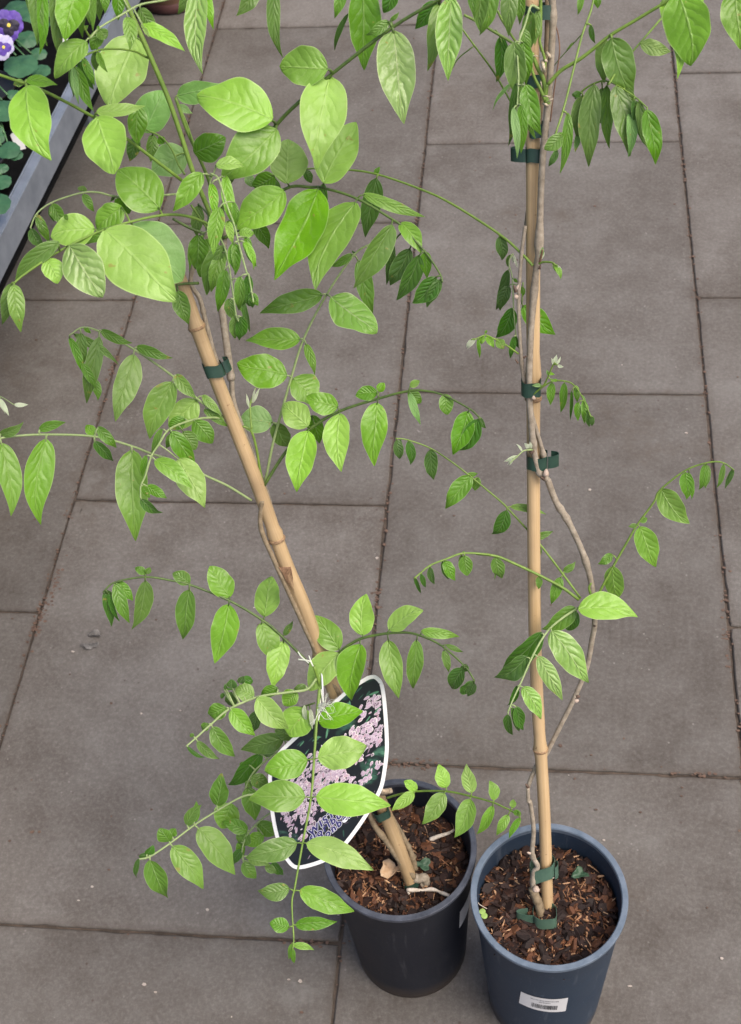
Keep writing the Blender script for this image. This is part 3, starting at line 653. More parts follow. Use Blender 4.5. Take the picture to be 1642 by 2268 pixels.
W('J', '1100 980 940 1055 830 1150 780 1230 765 1300 772 1360', '700 990 625 1150 175 k .5;800 1165 640 1100 95 m -.2;800 1170 745 1260 110 m;765 1290 700 1380 65 d;772 1370 852 1482 90 m;800 1330 945 1385 80 k;870 1110 975 1205 110 m .5;905 1190 800 1270 95 k .4;965 1370 1032 1470 65 d .3;915 1390 990 1445 55 m .3;740 1240 770 1330 60 m .5;620 1070 740 1020 70 m .5', -.0, .01, (4.5, 3.5), 'y')
# low sprig over the two pots
W('K', '700 575 800 545 940 520 1190 520 1390 560 1570 610 1660 650|L440 55 505 100', 'K952 505 848 425 85 l;K925 530 738 672 100 l -.3;K1187 490 1122 300 125 l;K1172 535 1008 800 150 k -.2;K1397 530 1342 298 118 l;K1387 583 1282 908 158 k -.2;K1582 590 1550 432 92 k;K1572 640 1452 882 85 k;L422 88 338 247 72 k;L452 35 462 -28 50 k;L500 80 460 55 45 m;L512 110 420 262 52 m;L510 95 500 50 18 m', -.02, -.08, (5.5, 3), 'g')
V = []; F = []; UV = []
for k in range(6):
    a = [at_d(cv('K', 660+k*12, 540-k*3), dL(1760)-.012), at_d(cv('K', 670+k*12+rs.uniform(-8, 8), 515+rs.uniform(-6, 6)), dL(1760)-.018), at_d(cv('K', 660+k*14, 505+rs.uniform(-8, 8)), dL(1760)-.016)]
    tube(V, F, UV, a, lambda t: .002*(1-.3*t), 6)
obj('dry_bud', V, F, mottled('dry_bud_scales', (.42, .32, .22), (.62, .52, .40), 300, .8, .5), VL, VL.location.copy())

# ------------------------------------------------------------------ right vine
VR = thing('wisteria_vine', CR0.copy(), 'sparser wisteria with looping bare grey stems tied to the upright cane in the blue pot', 'climbing plant')
def Y(*a, **k): return rach(VR, dR, *a, **k)
stem(VR, dR, [('L', '668 850 650 760 622 690 604 635')], (20, 19), 'o', -.012, knots=2, name='root_crown')
stem(VR, dR, [('L', '650 780 635 720 608 640 612 520 640 470 600 380 610 200 585 0'), ('X', '1171 1775 1169 1745')], (14, 8), 'b', -.008, knots=5)
stem(VR, dR, [('X', '1169 1745 1180 1715 1200 1685'), ('I', '460 1640 550 1460 640 1280 720 1080 755 900 772 780 755 560 700 350 600 130 520 0'), ('F', '545 1440')], (10, 13), 'b', .004, knots=6)
stem(VR, dR, [('F', '545 1440 500 1400 470 1290 450 1100 440 900 450 600 480 250'), ('C', '495 1400 510 1000 525 800 545 600 560 400 575 100 565 -60')], (14, 13), 'b', -.010, knots=8)
stem(VR, dR, [('F', '535 1400 520 1290 470 1120 425 950 400 800 385 600 380 400 398 150'), ('C', '418 1280')], (9.5, 7.5), 'b', -.006, knots=5)
stem(VR, dR, [('C', '418 1280 432 1180 455 1050 490 900')], (7.5, 7), 'b', .008)
def buds(plant, dfn, spots, off):
    for i, (c, x, y, w_, h_, a, dk) in enumerate(spots):
        p = cv(c, x, y); d = dfn(p[1])+off; P = at_d(p, d); k = d/FPX*cs(c)
        V = []; F = []; UV = []; e = Vector((math.cos(a), -math.sin(a)))
        q = [at_d((p[0]+e.x*h_*cs(c)*t, p[1]+e.y*h_*cs(c)*t), d-.001*t) for t in (-.3, 0, .3, .6, .8)]
        tube(V, F, UV, q, lambda t: k*w_*.5*(1-.8*t*t), 7)
        obj('bud', V, F, BUDM[dk], plant, plant.location.copy())
BUDM = [mottled('brown_bud', (.05, .028, .02), (.13, .08, .055), 400, .6, .4), mottled('pale_bud_scar', (.36, .27, .21), (.52, .42, .35), 400, .8, .4)]
buds(VR, dR, [('F', 362, 365, 22, 40, 1.9, 0), ('F', 372, 352, 16, 26, 1.2, 1), ('F', 366, 402, 30, 16, 0, 1), ('F', 500, 238, 16, 26, 1.3, 0), ('F', 372, 772, 12, 26, 2.2, 0), ('F', 452, 1284, 24, 26, .6, 0), ('F', 465, 975, 26, 24, 1.5, 1), ('F', 520, 1432, 22, 22, 2.6, 0), ('F', 535, 1405, 36, 34, 1.5, 1), ('I', 660, 1275, 26, 22, .2, 0), ('I', 650, 1300, 34, 24, 0, 1), ('L', 578, 372, 22, 24, 2.8, 1), ('L', 628, 640, 60, 30, 1.5, 1), ('I', 770, 812, 14, 14, 0, 0), ('F', 413, 745, 14, 22, .6, 0), ('X', 1169, 1742, 7, 10, 2.2, 0)], -.014)
stem(VR, dR, [('C', '430 1250 470 900 530 400 545 100 545 -60')], (11, 13), 'o', .006)
stem(VR, dR, [('C', '585 130 605 200 612 300 590 450 575 560 560 690')], (3, 3), 'r', -.004, name='twig')
stem(VR, dR, [('C', '505 -50 505 60 505 180 500 240 530 340 525 400')], (8, 6), 'g', -.016, name='shoot')
stem(VR, dR, [('C', '440 340 470 440 500 500 530 570')], (6, 8), 'g', -.018, name='shoot')
stem(VR, dR, [('C', '455 300 490 390 520 450 535 560')], (9, 10), 'g', -.014, name='shoot')
stem(VR, dR, [('C', '545 590 530 545 540 480')], (14, 10), 'g', -.014, name='shoot')
stem(VR, dR, [('C', '70 85 140 120 240 180 340 240 380 275')], (6, 7), 'g', -.02, name='shoot')
stem(VR, dR, [('C', '50 150 130 260 240 410 340 585')], (4, 5), 'g', .02, name='shoot')
stem(VR, dR, [('C', '260 60 290 120 360 230 420 300')], (5, 6), 'g', .0, name='shoot')
stem(VR, dR, [('C', '0 395 40 330 125 262')], (3, 3), 'k', .02, name='shoot')
V = []; F = []; UV = []; rs = random.Random(9)
for (x, y, x2, y2, w_) in ((450, 320, 500, 320, 4), (500, 250, 505, 290, 5), (525, 340, 540, 350, 11), (520, 545, 560, 552, 5), (505, 460, 512, 500, 4), (545, 580, 575, 560, 4), (515, 350, 525, 405, 14), (540, 300, 560, 330, 13), (520, 590, 545, 600, 10)):
    tube(V, F, UV, [at_d(cv('C', x, y), dR(200)-.022), at_d(cv('C', (x+x2)/2, (y+y2)/2-4), dR(200)-.026), at_d(cv('C', x2, y2), dR(200)-.022)], lambda t: w_*.5*.6*.84/FPX, 7)
obj('bud_scale', V, F, mottled('bud_scales', (.42, .34, .24), (.62, .55, .42), 300, .8, .4), VR, VR.location.copy())
Y('C', '545 480 620 400 720 340 800 280 900 200 1050 110 1200 20 1330 -60', '908 215 1015 540 185 m -.3;868 225 850 468 105 k 1;1285 -40 1385 362 265 k -1;1200 0 1322 418 120 l .3;1395 -30 1412 60 60 l .5', -.02, -.04, (9, 7), 'g')
Y('C', '1210 80 1080 230 1020 300 940 400 890 480', '1070 248 1240 305 85 l', .0, -.02, (5, 4), 'g')
Y('C', '700 560 760 500 830 465 880 460 940 485 1040 550 1110 612', '812 480 797 952 125 m -.3;745 540 725 800 110 m;928 490 1000 888 130 m -.3;1030 565 1120 880 85 d -.1;1060 575 1150 900 70 m;1105 622 1170 938 105 m -.4;880 485 870 845 75 m .6;1010 640 1012 887 60 q .7;735 530 682 540 40 d;980 500 1030 620 70 m .4;715 760 695 862 35 q .6;855 500 830 700 80 m .8', -.02, -.03, (4.5, 3.5), 'g')
Y('C', '815 -60 790 60 740 200 690 400 640 600 588 765', '660 640 622 985 62 m;625 765 530 852 85 m -.2;600 850 545 945 40 d;790 140 812 250 32 d;742 -40 725 85 40 m;822 -30 832 46 45 m;600 760 640 760 20 m', .0, -.01, (5, 5), 'g')
Y('C', '742 190 680 260 620 325 582 372', '690 240 650 285 14 m', .0, .01, (3, 2), 'k')
Y('C', '495 50 450 35 420 130 375 270 380 450 370 640', '352 240 385 565 125 m -.3;405 235 425 480 90 m .2;425 480 490 772 110 m -.4;395 480 462 795 70 m;350 610 382 897 48 q -.5;398 590 402 872 65 m -.4;365 470 350 830 55 d .6;455 70 420 330 85 m .5;490 60 475 260 55 m .3;400 160 440 300 60 m .4', -.035, -.02, (6, 3.5), 'y')
Y('C', '420 -120 300 -110 190 -100 80 -90', '170 -90 145 182 95 m;230 -95 190 205 100 m .2;340 -100 328 205 100 m;100 -90 125 100 50 m .5;390 -60 395 140 60 m .8', -.03, -.03, (5, 4), 'g')
Y('C', '250 170 270 200 285 240', '280 205 262 467 85 d', .01, .0, (4, 3), 'g')
Y('C', '370 440 345 470 320 520', '345 465 222 612 22 q', .01, .0, (3, 2), 'g')
Y('C', '1700 -160 1640 -60 1600 -20', '1610 -60 1655 270 190 k', -.02, -.01, (5, 4), 'g')
Y('F', '460 225 400 160 268 45|C0 1155|B1280 1240 1000 1143 790 1110 530 1105 300 1150', 'F272 60 300 198 70 d;B985 1165 897 1552 135 d;B975 1140 1010 1093 35 m;B640 1200 610 1520 80 d;B520 1110 560 1200 60 d;B320 1150 180 1230 140 m;B300 1150 240 1420 130 d 1', -.012, .05, (6.5, 4), 'g', 'g')
Y('F', '365 625 352 480 345 300 325 210 345 160', '322 250 256 487 60 d;325 340 268 480 70 d .2;345 465 260 642 95 d;352 628 326 752 38 d;330 165 315 235 24 m;365 620 385 700 24 d;345 160 350 210 16 p;350 165 372 240 14 p;352 300 375 320 20 m;395 345 412 398 30 m', -.005, .01, (3, 3), 'y')
Y('F', '405 320 398 440', '402 455 578 632 120 m .5', .02, .01, (3, 3), 'g')
Y('F', '378 725 300 670 230 635 190 620 130 645', '262 640 290 700 55 k;280 640 265 690 30 k;200 625 242 690 40 k;180 620 165 670 35 k;150 640 165 752 22 m;135 640 85 698 24 p;125 640 95 670 18 p;110 645 82 690 14 p;190 610 200 590 14 m;300 660 270 690 26 k', -.01, -.02, (4.5, 3), 'g')
Y('F', '495 215 520 205 570 208 590 225', '585 222 625 300 32 k;575 215 610 275 20 l;600 225 622 245 10 p', -.016, -.01, (5, 4), 'g')
Y('F', '500 205 508 170 515 135', '512 170 518 118 22 q;508 190 530 150 12 p;505 190 498 160 10 o'.replace(' o', ' p'), -.016, -.01, (6, 4), 'r')
Y('F', '465 955 520 910 580 880 640 880 690 900 740 970 790 1085', '572 890 564 1018 50 m;640 890 625 1062 46 m;680 935 668 1105 20 d;700 920 712 1000 34 m;715 1000 715 1107 42 m;748 990 752 1125 45 m;775 1050 780 1142 35 d;798 1078 795 1140 28 d;770 1040 790 1090 20 d;700 905 725 945 20 k;600 880 580 868 16 k;740 960 762 1000 14 q', -.014, -.03, (4.5, 2.5), 'g')
Y('F', '470 950 520 905 545 860 570 800 585 775', '585 790 600 732 26 p;590 790 622 742 14 p;600 790 634 802 18 p;580 790 570 750 14 p;545 830 585 845 18 k;550 850 540 815 16 q;510 905 455 905 22 q;560 870 590 885 14 k', -.014, -.02, (4.5, 3), 'g')
Y('F', '460 1270 410 1275 370 1310 330 1345', '375 1305 298 1340 22 p;365 1310 315 1352 16 p;345 1320 330 1360 14 p;440 1262 415 1232 24 p;450 1262 442 1222 18 p;400 1280 368 1235 12 r'.replace(' r', ' p'), -.014, -.02, (3.5, 2.5), 'y')
Y('I', '680 630 570 480 400 260 220 60 150 -10|E1590 1630 1480 1545 1340 1455 1190 1400 1110 1390', 'E1118 1400 1146 1532 68 d;E1198 1405 1222 1567 64 d;E1338 1462 1352 1668 92 d;E1140 1395 1158 1500 30 d .3;F112 1418 -38 1608 105 m;F150 1425 128 1500 55 m .3;F90 1410 150 1405 30 m .3;I195 55 112 232 100 d;I222 30 458 75 52 k;I378 243 503 195 48 m;I388 282 372 392 72 d;I568 455 652 400 48 m;I548 492 488 672 75 m', -.01, -.03, (5, 3), 'g')
Y('I', '668 640 560 560 400 475 240 400 130 355 0 340|H1400 345 1230 335 1110 375 1010 415 940 470 905 500', 'I122 362 155 508 90 m;I115 370 122 510 20 m .3;I405 488 405 572 45 m;H1235 352 1258 482 95 m;H1215 350 1245 470 50 m .3;H1105 385 1162 522 75 m;H1090 390 1120 515 40 m .3;H1010 425 1036 545 46 d;H950 470 976 562 36 d;H917 500 947 602 28 d;H905 497 932 572 22 d;H1230 335 1225 322 14 m', -.012, -.03, (7, 3.5), 'g')
Y('I', '785 625 835 530 900 410 1000 235 1050 150 1160 0|F1180 1500 1320 1390 1440 1345 1530 1340 1600 1382', 'I890 422 922 645 130 k;I885 340 800 415 60 m;I1068 162 1158 437 150 k;I1050 155 992 160 32 m;I1070 130 1115 105 45 m;F1188 1492 1338 1698 135 k;F1325 1397 1345 1550 82 m;F1345 1400 1375 1550 40 m .2;F1438 1352 1415 1505 50 m;F1445 1352 1445 1490 50 m .2;F1542 1350 1515 1492 32 m;F1590 1382 1545 1490 30 d;F1597 1385 1560 1475 24 d', -.008, -.05, (6, 3), 'k', 'g')
Y('I', '668 690 560 760 460 850 370 1000 290 1180 230 1310 205 1375', '665 700 1057 728 180 l -1;645 690 440 852 120 m;655 720 590 838 110 d .1;490 845 717 1195 180 s -.3;425 852 135 1100 130 d;330 1010 125 1168 130 d -.1;402 1010 567 1298 112 s;305 1208 422 1422 108 s;265 1200 205 1345 48 d .2;260 1338 288 1500 80 d;228 1345 268 1515 55 d .1;205 1390 228 1538 62 d', -.02, -.04, (5.5, 3.5), 'y')
stem(VR, dR, [('I', '745 600 735 560 750 530')], (6, 4), 'g', -.006, name='bud')
# ------------------------------------------------------------------ ties
def tie(label, dfn, c, box4, Q, loop=0, off=0.0, rad=.0075, tilt=0, mat=None):
    """band of tape round cane and stem: box4 = x0 x1 ytop ybottom in crop pixels"""
    x0, x1, y0, y1 = box4
    pc = cv(c, (x0+x1)/2, (y0+y1)/2); d = dfn(pc[1])+off; C0 = at_d(pc, d)
    hw = abs(x1-x0)*cs(c)*.5*d/FPX; hh = abs(y1-y0)*cs(c)*.5*d/FPX
    ax = min(Q, key=lambda q_: (q_-C0).length); i = Q.index(ax); i = max(1, min(len(Q)-2, i))
    up = (Q[i+1]-Q[i-1]).normalized()
    if up.z < 0: up = -up
    view = (CAM-C0).normalized(); fw = (view-view.dot(up)*up).normalized(); rt = up.cross(fw)
    V = []; F = []; UV = []; n = 40
    hh = .85*hh/max(.5, (up-up.dot(view)*view).length)
    for k in range(n):
        a = 2*math.pi*k/n
        ca, sa = math.cos(a), math.sin(a)
        e = .62
        px = math.copysign(abs(ca)**e, ca)*hw; py = math.copysign(abs(sa)**e, sa)*max(rad, 0)
        s = 1+.03*math.sin(3*a+x0)
        for hgt in (-hh, -hh*.33, hh*.33, hh): V.append(C0+rt*px*s+fw*(py*s)+up*(hgt+tilt*px+.0004*math.sin(5*a+y0)))
    for k in range(n):
        for j in range(3):
            a = k*4+j; b = ((k+1) % n)*4+j; F.append((a, b, b+1, a+1))
    if loop:
        b0 = len(V); m = 16; sg = 1 if loop > 0 else -1; Lh = abs(loop)*cs(c)*d/FPX
        st = C0+rt*(hw*sg)
        for k in range(m+1):
            t = k/m; px = sg*Lh*math.sin(math.pi*min(t*.9, .9)); py = .004*math.cos(math.pi*t)+.001
            for hgt in (-hh*.95, 0, hh*.95): V.append(st+rt*px+fw*py+up*(hgt+.001*t))
        for k in range(m):
            for j in range(2):
                a = b0+k*3+j; F.append((a, a+3, a+4, a+1))
    o = obj('plant_tie', V, F, mat or M_TIE, None, C0, smooth=False)
    sol = o.modifiers.new('thickness', 'SOLIDIFY'); sol.thickness = .0004; sol.offset = 1
    return tag(o, label, 'plant tie', 'green tape ties')
tie('dark green tape band at the top of the upright cane, half out of frame', dR, 'C', (415, 585, 20, 112), QR, off=-.002, rad=.011)
tie('green tape just under the knot of shoots on the upright cane, mostly behind stems', dR, 'C', (420, 520, 415, 500), QR, off=.0, rad=.006)
tie('green tape round the grey stem just above the widest black band near the drooping leaves', dR, 'C', (440, 550, 692, 778), QR, off=-.001, rad=.0075)
tie('wide dark green tape band with a loose loop sticking out left, below the drooping leaves', dR, 'C', (420, 515, 828, 918), QR, loop=-85, off=.0, rad=.0065)
tie('green tape band on the upright cane where the small feathery leaf sprouts', dR, 'F', (395, 508, 862, 953), QR, off=-.004, rad=.010)
tie('green tape with a curled loose end pointing right, above the stem fork', dR, 'F', (425, 545, 1285, 1368), QR, loop=60, off=-.002, rad=.009)
tie('green tape twisted round cane and stem halfway down inside the blue pot', dR, 'L', (580, 765, 440, 545), QR, loop=25, off=-.001, rad=.0085, tilt=.35, mat=M_TIE2)
tie('green tape tied lowest on the cane in the blue pot, loose end lying left', dR, 'L', (608, 785, 800, 880), QR, loop=-125, off=-.016, rad=.010, mat=M_TIE2)
tie('dark green tape band round the leaning cane above its ringed node', dL, 'D', (1338, 1465, 890, 985), QL, loop=45, off=-.001, rad=.0068, tilt=-.2)
tie('green tape bundling cane and two stems behind the picture tag', dL, 'K', (575, 720, 635, 705), QL, off=.0, rad=.011)
tie('green tape at the foot of the leaning cane by the root', dL, 'K', (835, 965, 1240, 1312), QL, off=.0, rad=.007)

# ------------------------------------------------------------------ picture tag
TO = at_d((725, 1710), dL(1710)-.045)
TN = (VIEW*.75+Vector((0, -.45, .35))+Vector((-.10, 0, 0))).normalized()
TT = thing('picture_tag', TO, 'white edged oval care tag with a photo of pink wisteria blossom, hung on the vine', 'plant tag')
ol = [(1560, 168), (1600, 150), (1640, 151), (1680, 190), (1700, 266), (1716, 430), (1724, 595), (1720, 680), (1710, 760), (1690, 870), (1650, 960), (1598, 1050), (1510, 1180), (1420, 1290), (1350, 1345), (1270, 1385), (1150, 1417), (1090, 1405), (1040, 1345), (1000, 1260), (975, 1180), (955, 1080), (943, 980), (937, 880), (936, 800), (955, 730), (1000, 650), (1120, 535), (1250, 425), (1400, 285), (1480, 220)]
ol2 = [cv('J', *p) for p in ol]
def densify(p, n=4):
    Q = [Vector((a[0], a[1], 0)) for a in p]; m = len(Q); out = []
    for i in range(m):
        a, b, c, d = Q[i-1], Q[i], Q[(i+1) % m], Q[(i+2) % m]
        for k in range(n):
            t = k/n; out.append(.5*((2*b)+(c-a)*t+(2*a-5*b+4*c-d)*t*t+(3*b-a-3*c+d)*t**3))
    return [(q.x, q.y) for q in out]
ol2 = densify(ol2)
cen = (sum(p[0] for p in ol2)/len(ol2), sum(p[1] for p in ol2)/len(ol2))
def inset(P, d):
    out = []; m = len(P)
    for i in range(m):
        a, b = Vector(P[i-2]), Vector(P[(i+2) % m]); t = (b-a).normalized(); nn = Vector((-t.y, t.x)); p = Vector(P[i])
        if nn.dot(Vector(cen)-p) < 0: nn = -nn
        out.append(tuple(p+nn*d))
    return out
def tpt(p, off=0): return on_plane(p, TO+TN*off, TN)
def sheet(name, P, off, th, mat, parent):
    V = [tpt(p, off) for p in P]; m = len(V); V += [tpt(p, off)-TN*th for p in P]
    F = [tuple(range(m))[::-1], tuple(range(m, 2*m))]+[(i, (i+1) % m, m+(i+1) % m, m+i) for i in range(m)]
    o = obj(name, V, F, mat, parent, TO, smooth=False)
    bm = bmesh.new(); bm.from_mesh(o.data); bmesh.ops.recalc_face_normals(bm, faces=bm.faces); bm.to_mesh(o.data); bm.free()
    return o
sheet('tag_card', ol2, 0, .0006, M_WHITE, TT)
t = NT('printed_foliage'); oc = t.n('ShaderNodeTexCoord').outputs['Object']
mp = t.n('ShaderNodeMapping'); t.l(oc, mp.inputs[0]); mp.inputs['Rotation'].default_value = (0.2, .5, .9); mp.inputs['Scale'].default_value = (160, 700, 160)
f = t.noise(.6, 4, .6, mp.outputs[0]); g = t.noise(45, 2, .5, oc)
c = t.mix(t.ramp(g, [(.56, (0, 0, 0)), (.66, (.8, .8, .8))]), (.006, .008, .010), t.ramp(f, [(.35, (.010, .022, .018)), (.5, (.04, .13, .085)), (.68, (.12, .30, .19))]))
t.set(color=c, rough=.3, spec=.5); PIC = t.m
inn = inset(ol2, 8.5)
pic = sheet('printed_picture', inn, .0004, .0003, PIC, TT)
def inside(p, P):
    r = False; j = len(P)-1
    for i in range(len(P)):
        if (P[i][1] > p[1]) != (P[j][1] > p[1]) and p[0] < (P[j][0]-P[i][0])*(p[1]-P[i][1])/(P[j][1]-P[i][1])+P[i][0]: r = not r
        j = i
    return r
inn3 = inset(ol2, 13)
rs = random.Random(12); V = []; F = []; MI = []
petm = [mottled('print_pink', (.40, .28, .39), (.53, .40, .51), 500, .35, 0), mottled('print_pale_pink', (.48, .41, .49), (.66, .58, .65), 500, .35, 0), mottled('print_mauve', (.36, .25, .36), (.50, .38, .48), 500, .35, 0), mottled('print_rose', (.42, .26, .34), (.55, .38, .46), 500, .35, 0), mottled('print_cream', (.70, .62, .64), (.80, .74, .74), 500, .35, 0), mottled('print_dusk', (.14, .09, .14), (.24, .17, .22), 500, .35, 0), mottled('print_green', (.05, .17, .09), (.12, .28, .17), 500, .35, 0), mottled('print_deep_green', (.015, .05, .035), (.03, .09, .06), 500, .35, 0), mottled('print_black', (.004, .005, .006), (.012, .012, .014), 500, .35, 0)]
bands = [(Vector((625, 1800)), Vector((690, 1780)), 60, 1), (Vector((640, 1760)), Vector((760, 1700)), 40, .9), (Vector((660, 1850)), Vector((845, 1545)), 34, 1), (Vector((640, 1800)), Vector((730, 1660)), 34, .9), (Vector((720, 1720)), Vector((850, 1600)), 26, .9), (Vector((760, 1760)), Vector((850, 1690)), 16, .35)]
cnt = 0; tries = 0
def petal(p, L, W_, an, off, col):
    k0 = len(V); K = 10
    for k in range(K):
        q_ = 2*math.pi*k/K; x = math.cos(q_)*L; y = math.sin(q_)*W_*(1+.3*math.cos(q_))
        V.append(tpt((p.x+x*math.cos(an)-y*math.sin(an), p.y+x*math.sin(an)+y*math.cos(an)), off))
    F.append(tuple(range(k0, k0+K))[::-1]); MI.append(col)
greens = []
for q_ in range(420):                          # blades, twigs and dim florets printed behind the blossom
    p = Vector((rs.uniform(596, 860), rs.uniform(1500, 1925)))
    if not inside(p, inn3): continue
    topl = (p.x-600)*.9+(p.y-1500) < 300
    an = math.radians(rs.gauss(-50, 25)); L = rs.uniform(3, 13) if topl else rs.uniform(2, 8)
    petal(p, L, L*rs.uniform(.08, .22), an, .0005+q_*1.5e-7, rs.choice((6, 6, 7, 8, 8)) if topl else rs.choice((5, 5, 7, 8, 8, 2)))
while cnt < 900 and tries < 40000:
    tries += 1
    a, b, wd, dens = rs.choice(bands)
    s_ = rs.random(); p = a.lerp(b, s_); nn = Vector((-(b-a).y, (b-a).x)).normalized()
    p = p+nn*rs.gauss(0, wd*.5)
    if rs.random() > dens or not inside(p, inn3): continue
    if noise.noise(Vector((p.x*.06, p.y*.06, 2))) < -.33: continue
    if (p.x*.66+p.y*.75) > 1835 and rs.random() < .7: continue
    sc = .8 if p.y > 1730 else 1.05
    L = rs.uniform(3.6, 8.5)*sc; W_ = L*rs.uniform(.34, .58); an = math.radians(rs.gauss(-52, 20)); off = .0006+cnt*.9e-6
    if L < 4.2: petal(p, L, W_*.8, an, off, rs.choice((1, 4, 3, 0)))
    else:
        c_ = rs.choice((0, 0, 2, 2, 3, 5, 2)); petal(p, L, W_, an, off, rs.choice((1, 1, 4))); petal(p-Vector((math.cos(an), math.sin(an)))*.3, L*.80, W_*.74, an, off+4.5e-7, c_)
    cnt += 1
obj('printed_blossom', V, F, None, pic, TO, mats=petm, midx=MI, smooth=False)
M_NAVY = mottled('print_navy', (.022, .020, .13), (.035, .03, .17), 50, .35, 0)
M_PALE = mottled('print_white', (.72, .73, .80), (.80, .80, .84), 50, .35, 0)
def lettering(s, p, ang, size, bold):
    e1 = (tpt((p[0]+10, p[1]))-tpt(p)).normalized(); e2 = TN.cross(e1).normalized()
    dxp = 100*math.cos(ang); dyp = -100*math.sin(ang)
    X = (tpt((p[0]+dxp, p[1]+dyp))-tpt(p)).normalized(); Yv = TN.cross(X).normalized()
    for nm, mat, off, lift, ex in (('lettering_outline', M_PALE, .020, .0017, .0000), ('lettering', M_NAVY, .0, .0019, 0)):
        cu = bpy.data.curves.new('t', 'FONT'); cu.body = s; cu.size = 1; cu.shear = .25; cu.offset = (.085 if nm != 'lettering' else .040) ; cu.space_character = 1.28
        to = bpy.data.objects.new('t', cu); COL.objects.link(to)
        me = bpy.data.meshes.new_from_object(to); bpy.data.objects.remove(to)
        sc = size*depth_of(TO)/FPX
        V = [tpt(p, lift)+X*(v.co.x*sc*1.45)+Yv*(v.co.y*sc) for v in me.vertices]
        F = [tuple(f.vertices) for f in me.polygons]
        obj(nm, V, F, mat, pic, TO, smooth=False)
AN = math.radians(41.5)
lettering('WISTERIA', (688.4, 1852.5), AN, 18.5, 1)
lettering('floribunda', (690.5, 1867.5), AN, 18.5, 1)
lettering("'Honbeni'", (700, 1877), AN, 18.5, 1)
V = []; F = []; UV = []
tube(V, F, UV, catmull([tpt(cv('J', 1300, 390), .002), at_d(cv('J', 1292, 250), dL(1540)-.04), at_d(cv('J', 1285, 120), dL(1480)-.02)], 5), lambda t: .0007, 6)
obj('tag_string', V, F, M_PALE, TT, TO)

# ------------------------------------------------------------------ small things in the pots
V = []; F = []; UV = []
zz = lambda c, x, y, z: at_z(cv(c, x, y), z+(.054 if c == 'K' else 0))
tube(V, F, UV, catmull([zz('K', 865, 1325, .1235), zz('K', 985, 1328, .124), zz('K', 1080, 1322, .125), zz('K', 1150, 1350, .126), zz('K', 1215, 1375, .130)], 5), lambda t: .0016+.0004*math.sin(t*17), 8)
tube(V, F, UV, [zz('K', 868, 1328, .123), zz('K', 885, 1360, .121)], lambda t: .0010, 6)
tag(obj('dead_twig', V, F, mottled('bleached_twig', (.52, .44, .36), (.72, .66, .58), 300, .8, .4), None, zz('K', 980, 1328, .124)), 'bleached dead twig lying on the bark at the front of the black pot', 'twig')
V = []; F = []; UV = []
tube(V, F, UV, catmull([zz('K', 1055, 915, .121), zz('K', 1130, 885, .123), zz('K', 1210, 860, .122), zz('K', 1250, 835, .121)], 4), lambda t: .0022*(1-t*.5), 8)
tag(obj('dead_twig', V, F, bpy.data.materials['bleached_twig'], None, zz('K', 1130, 885, .122)), 'short pale split twig at the back right of the black pot', 'twig')
def dry_leaf(name, cc, x, y, z, r, label, mat, cat, flat=.3, seed=1, el=.75):
    P = zz(cc, x, y, z); V = []; F = []; rs = random.Random(seed); n = 14; rings = 4
    V.append(P+Vector((0, 0, r*.1)))
    for i in range(1, rings+1):
        for k in range(n):
            a = 2*math.pi*k/n; q_ = r*i/rings*(1+.35*math.sin(3*a+seed)+.15*math.sin(7*a))
            V.append(P+Vector((q_*math.cos(a), q_*el*math.sin(a), r*flat*(i/rings)**1.5*(1+.9*math.sin(2*a+seed)+.5*math.sin(5*a)))))
    for k in range(n): F.append((0, 1+k, 1+(k+1) % n))
    for i in range(rings-1):
        for k in range(n):
            a = 1+i*n+k; b = 1+i*n+(k+1) % n; F.append((a, a+n, b+n, b))
    o = obj(name, V, F, mat, None, P); sol = o.modifiers.new('t', 'SOLIDIFY'); sol.thickness = .0003
    return tag(o, label, cat)
MD = mottled('dry_tan_leaf', (.38, .24, .13), (.62, .45, .30), 180, .8, .6)
dry_leaf('dead_leaf', 'K', 740, 1165, .128, .010, 'crumpled tan dead leaf beside the foot of the leaning cane', MD, 'dead leaf', .5, 2)
M_DG = mottled('dull_green_leaf', (.03, .075, .04), (.06, .12, .07), 90, .5, .2)
dry_leaf('fallen_leaf', 'K', 1000, 1125, .124, .007, 'dark dull green leaf scrap to the right of the leaning cane', M_DG, 'leaf scrap', .3, 5)
dry_leaf('fallen_leaf', 'L', 955, 530, .192, .0065, 'small dark green leaf scrap on the bark right of the upright cane', M_DG, 'leaf scrap', .4, 3)
MG = mottled('grey_shrivelled_leaf', (.10, .095, .09), (.22, .21, .20), 150, .85, .6)
dry_leaf('dead_leaf', 'G', 100, 1110, .002, .0095, 'shrivelled grey dead leaf on the paving, lower curled one left of the leaning vine', MG, 'dead leaf', .35, 7, .38)
dry_leaf('dead_leaf', 'G', 135, 1035, .002, .0075, 'shrivelled grey dead leaf on the paving, upper folded one of the pair', MG, 'dead leaf', .4, 4, .5)
# two-leaved seedling
P = zz('L', 234, 822, .189); T = thing('seedling', P, 'tiny bright green seedling at the left edge of the blue pot', 'seedling')
for x, y in ((229, 806), (243, 838)):
    q_ = zz('L', x, y, .192); V = [q_]; F = []
    for k in range(12): V.append(q_+Vector((math.cos(k*.5236)*.0028, math.sin(k*.5236)*.0028, .0004*math.sin(k))))
    for k in range(12): F.append((0, 1+k, 1+(k+1) % 12))
    obj('seed_leaf', V, F, LEAF['l'], T, P)
V = []; F = []; UV = []
tube(V, F, UV, [zz('L', 234, 822, .184), zz('L', 234, 822, .1915)], lambda t: .0004, 5); obj('seedling_stem', V, F, STEM['y'], T, P)
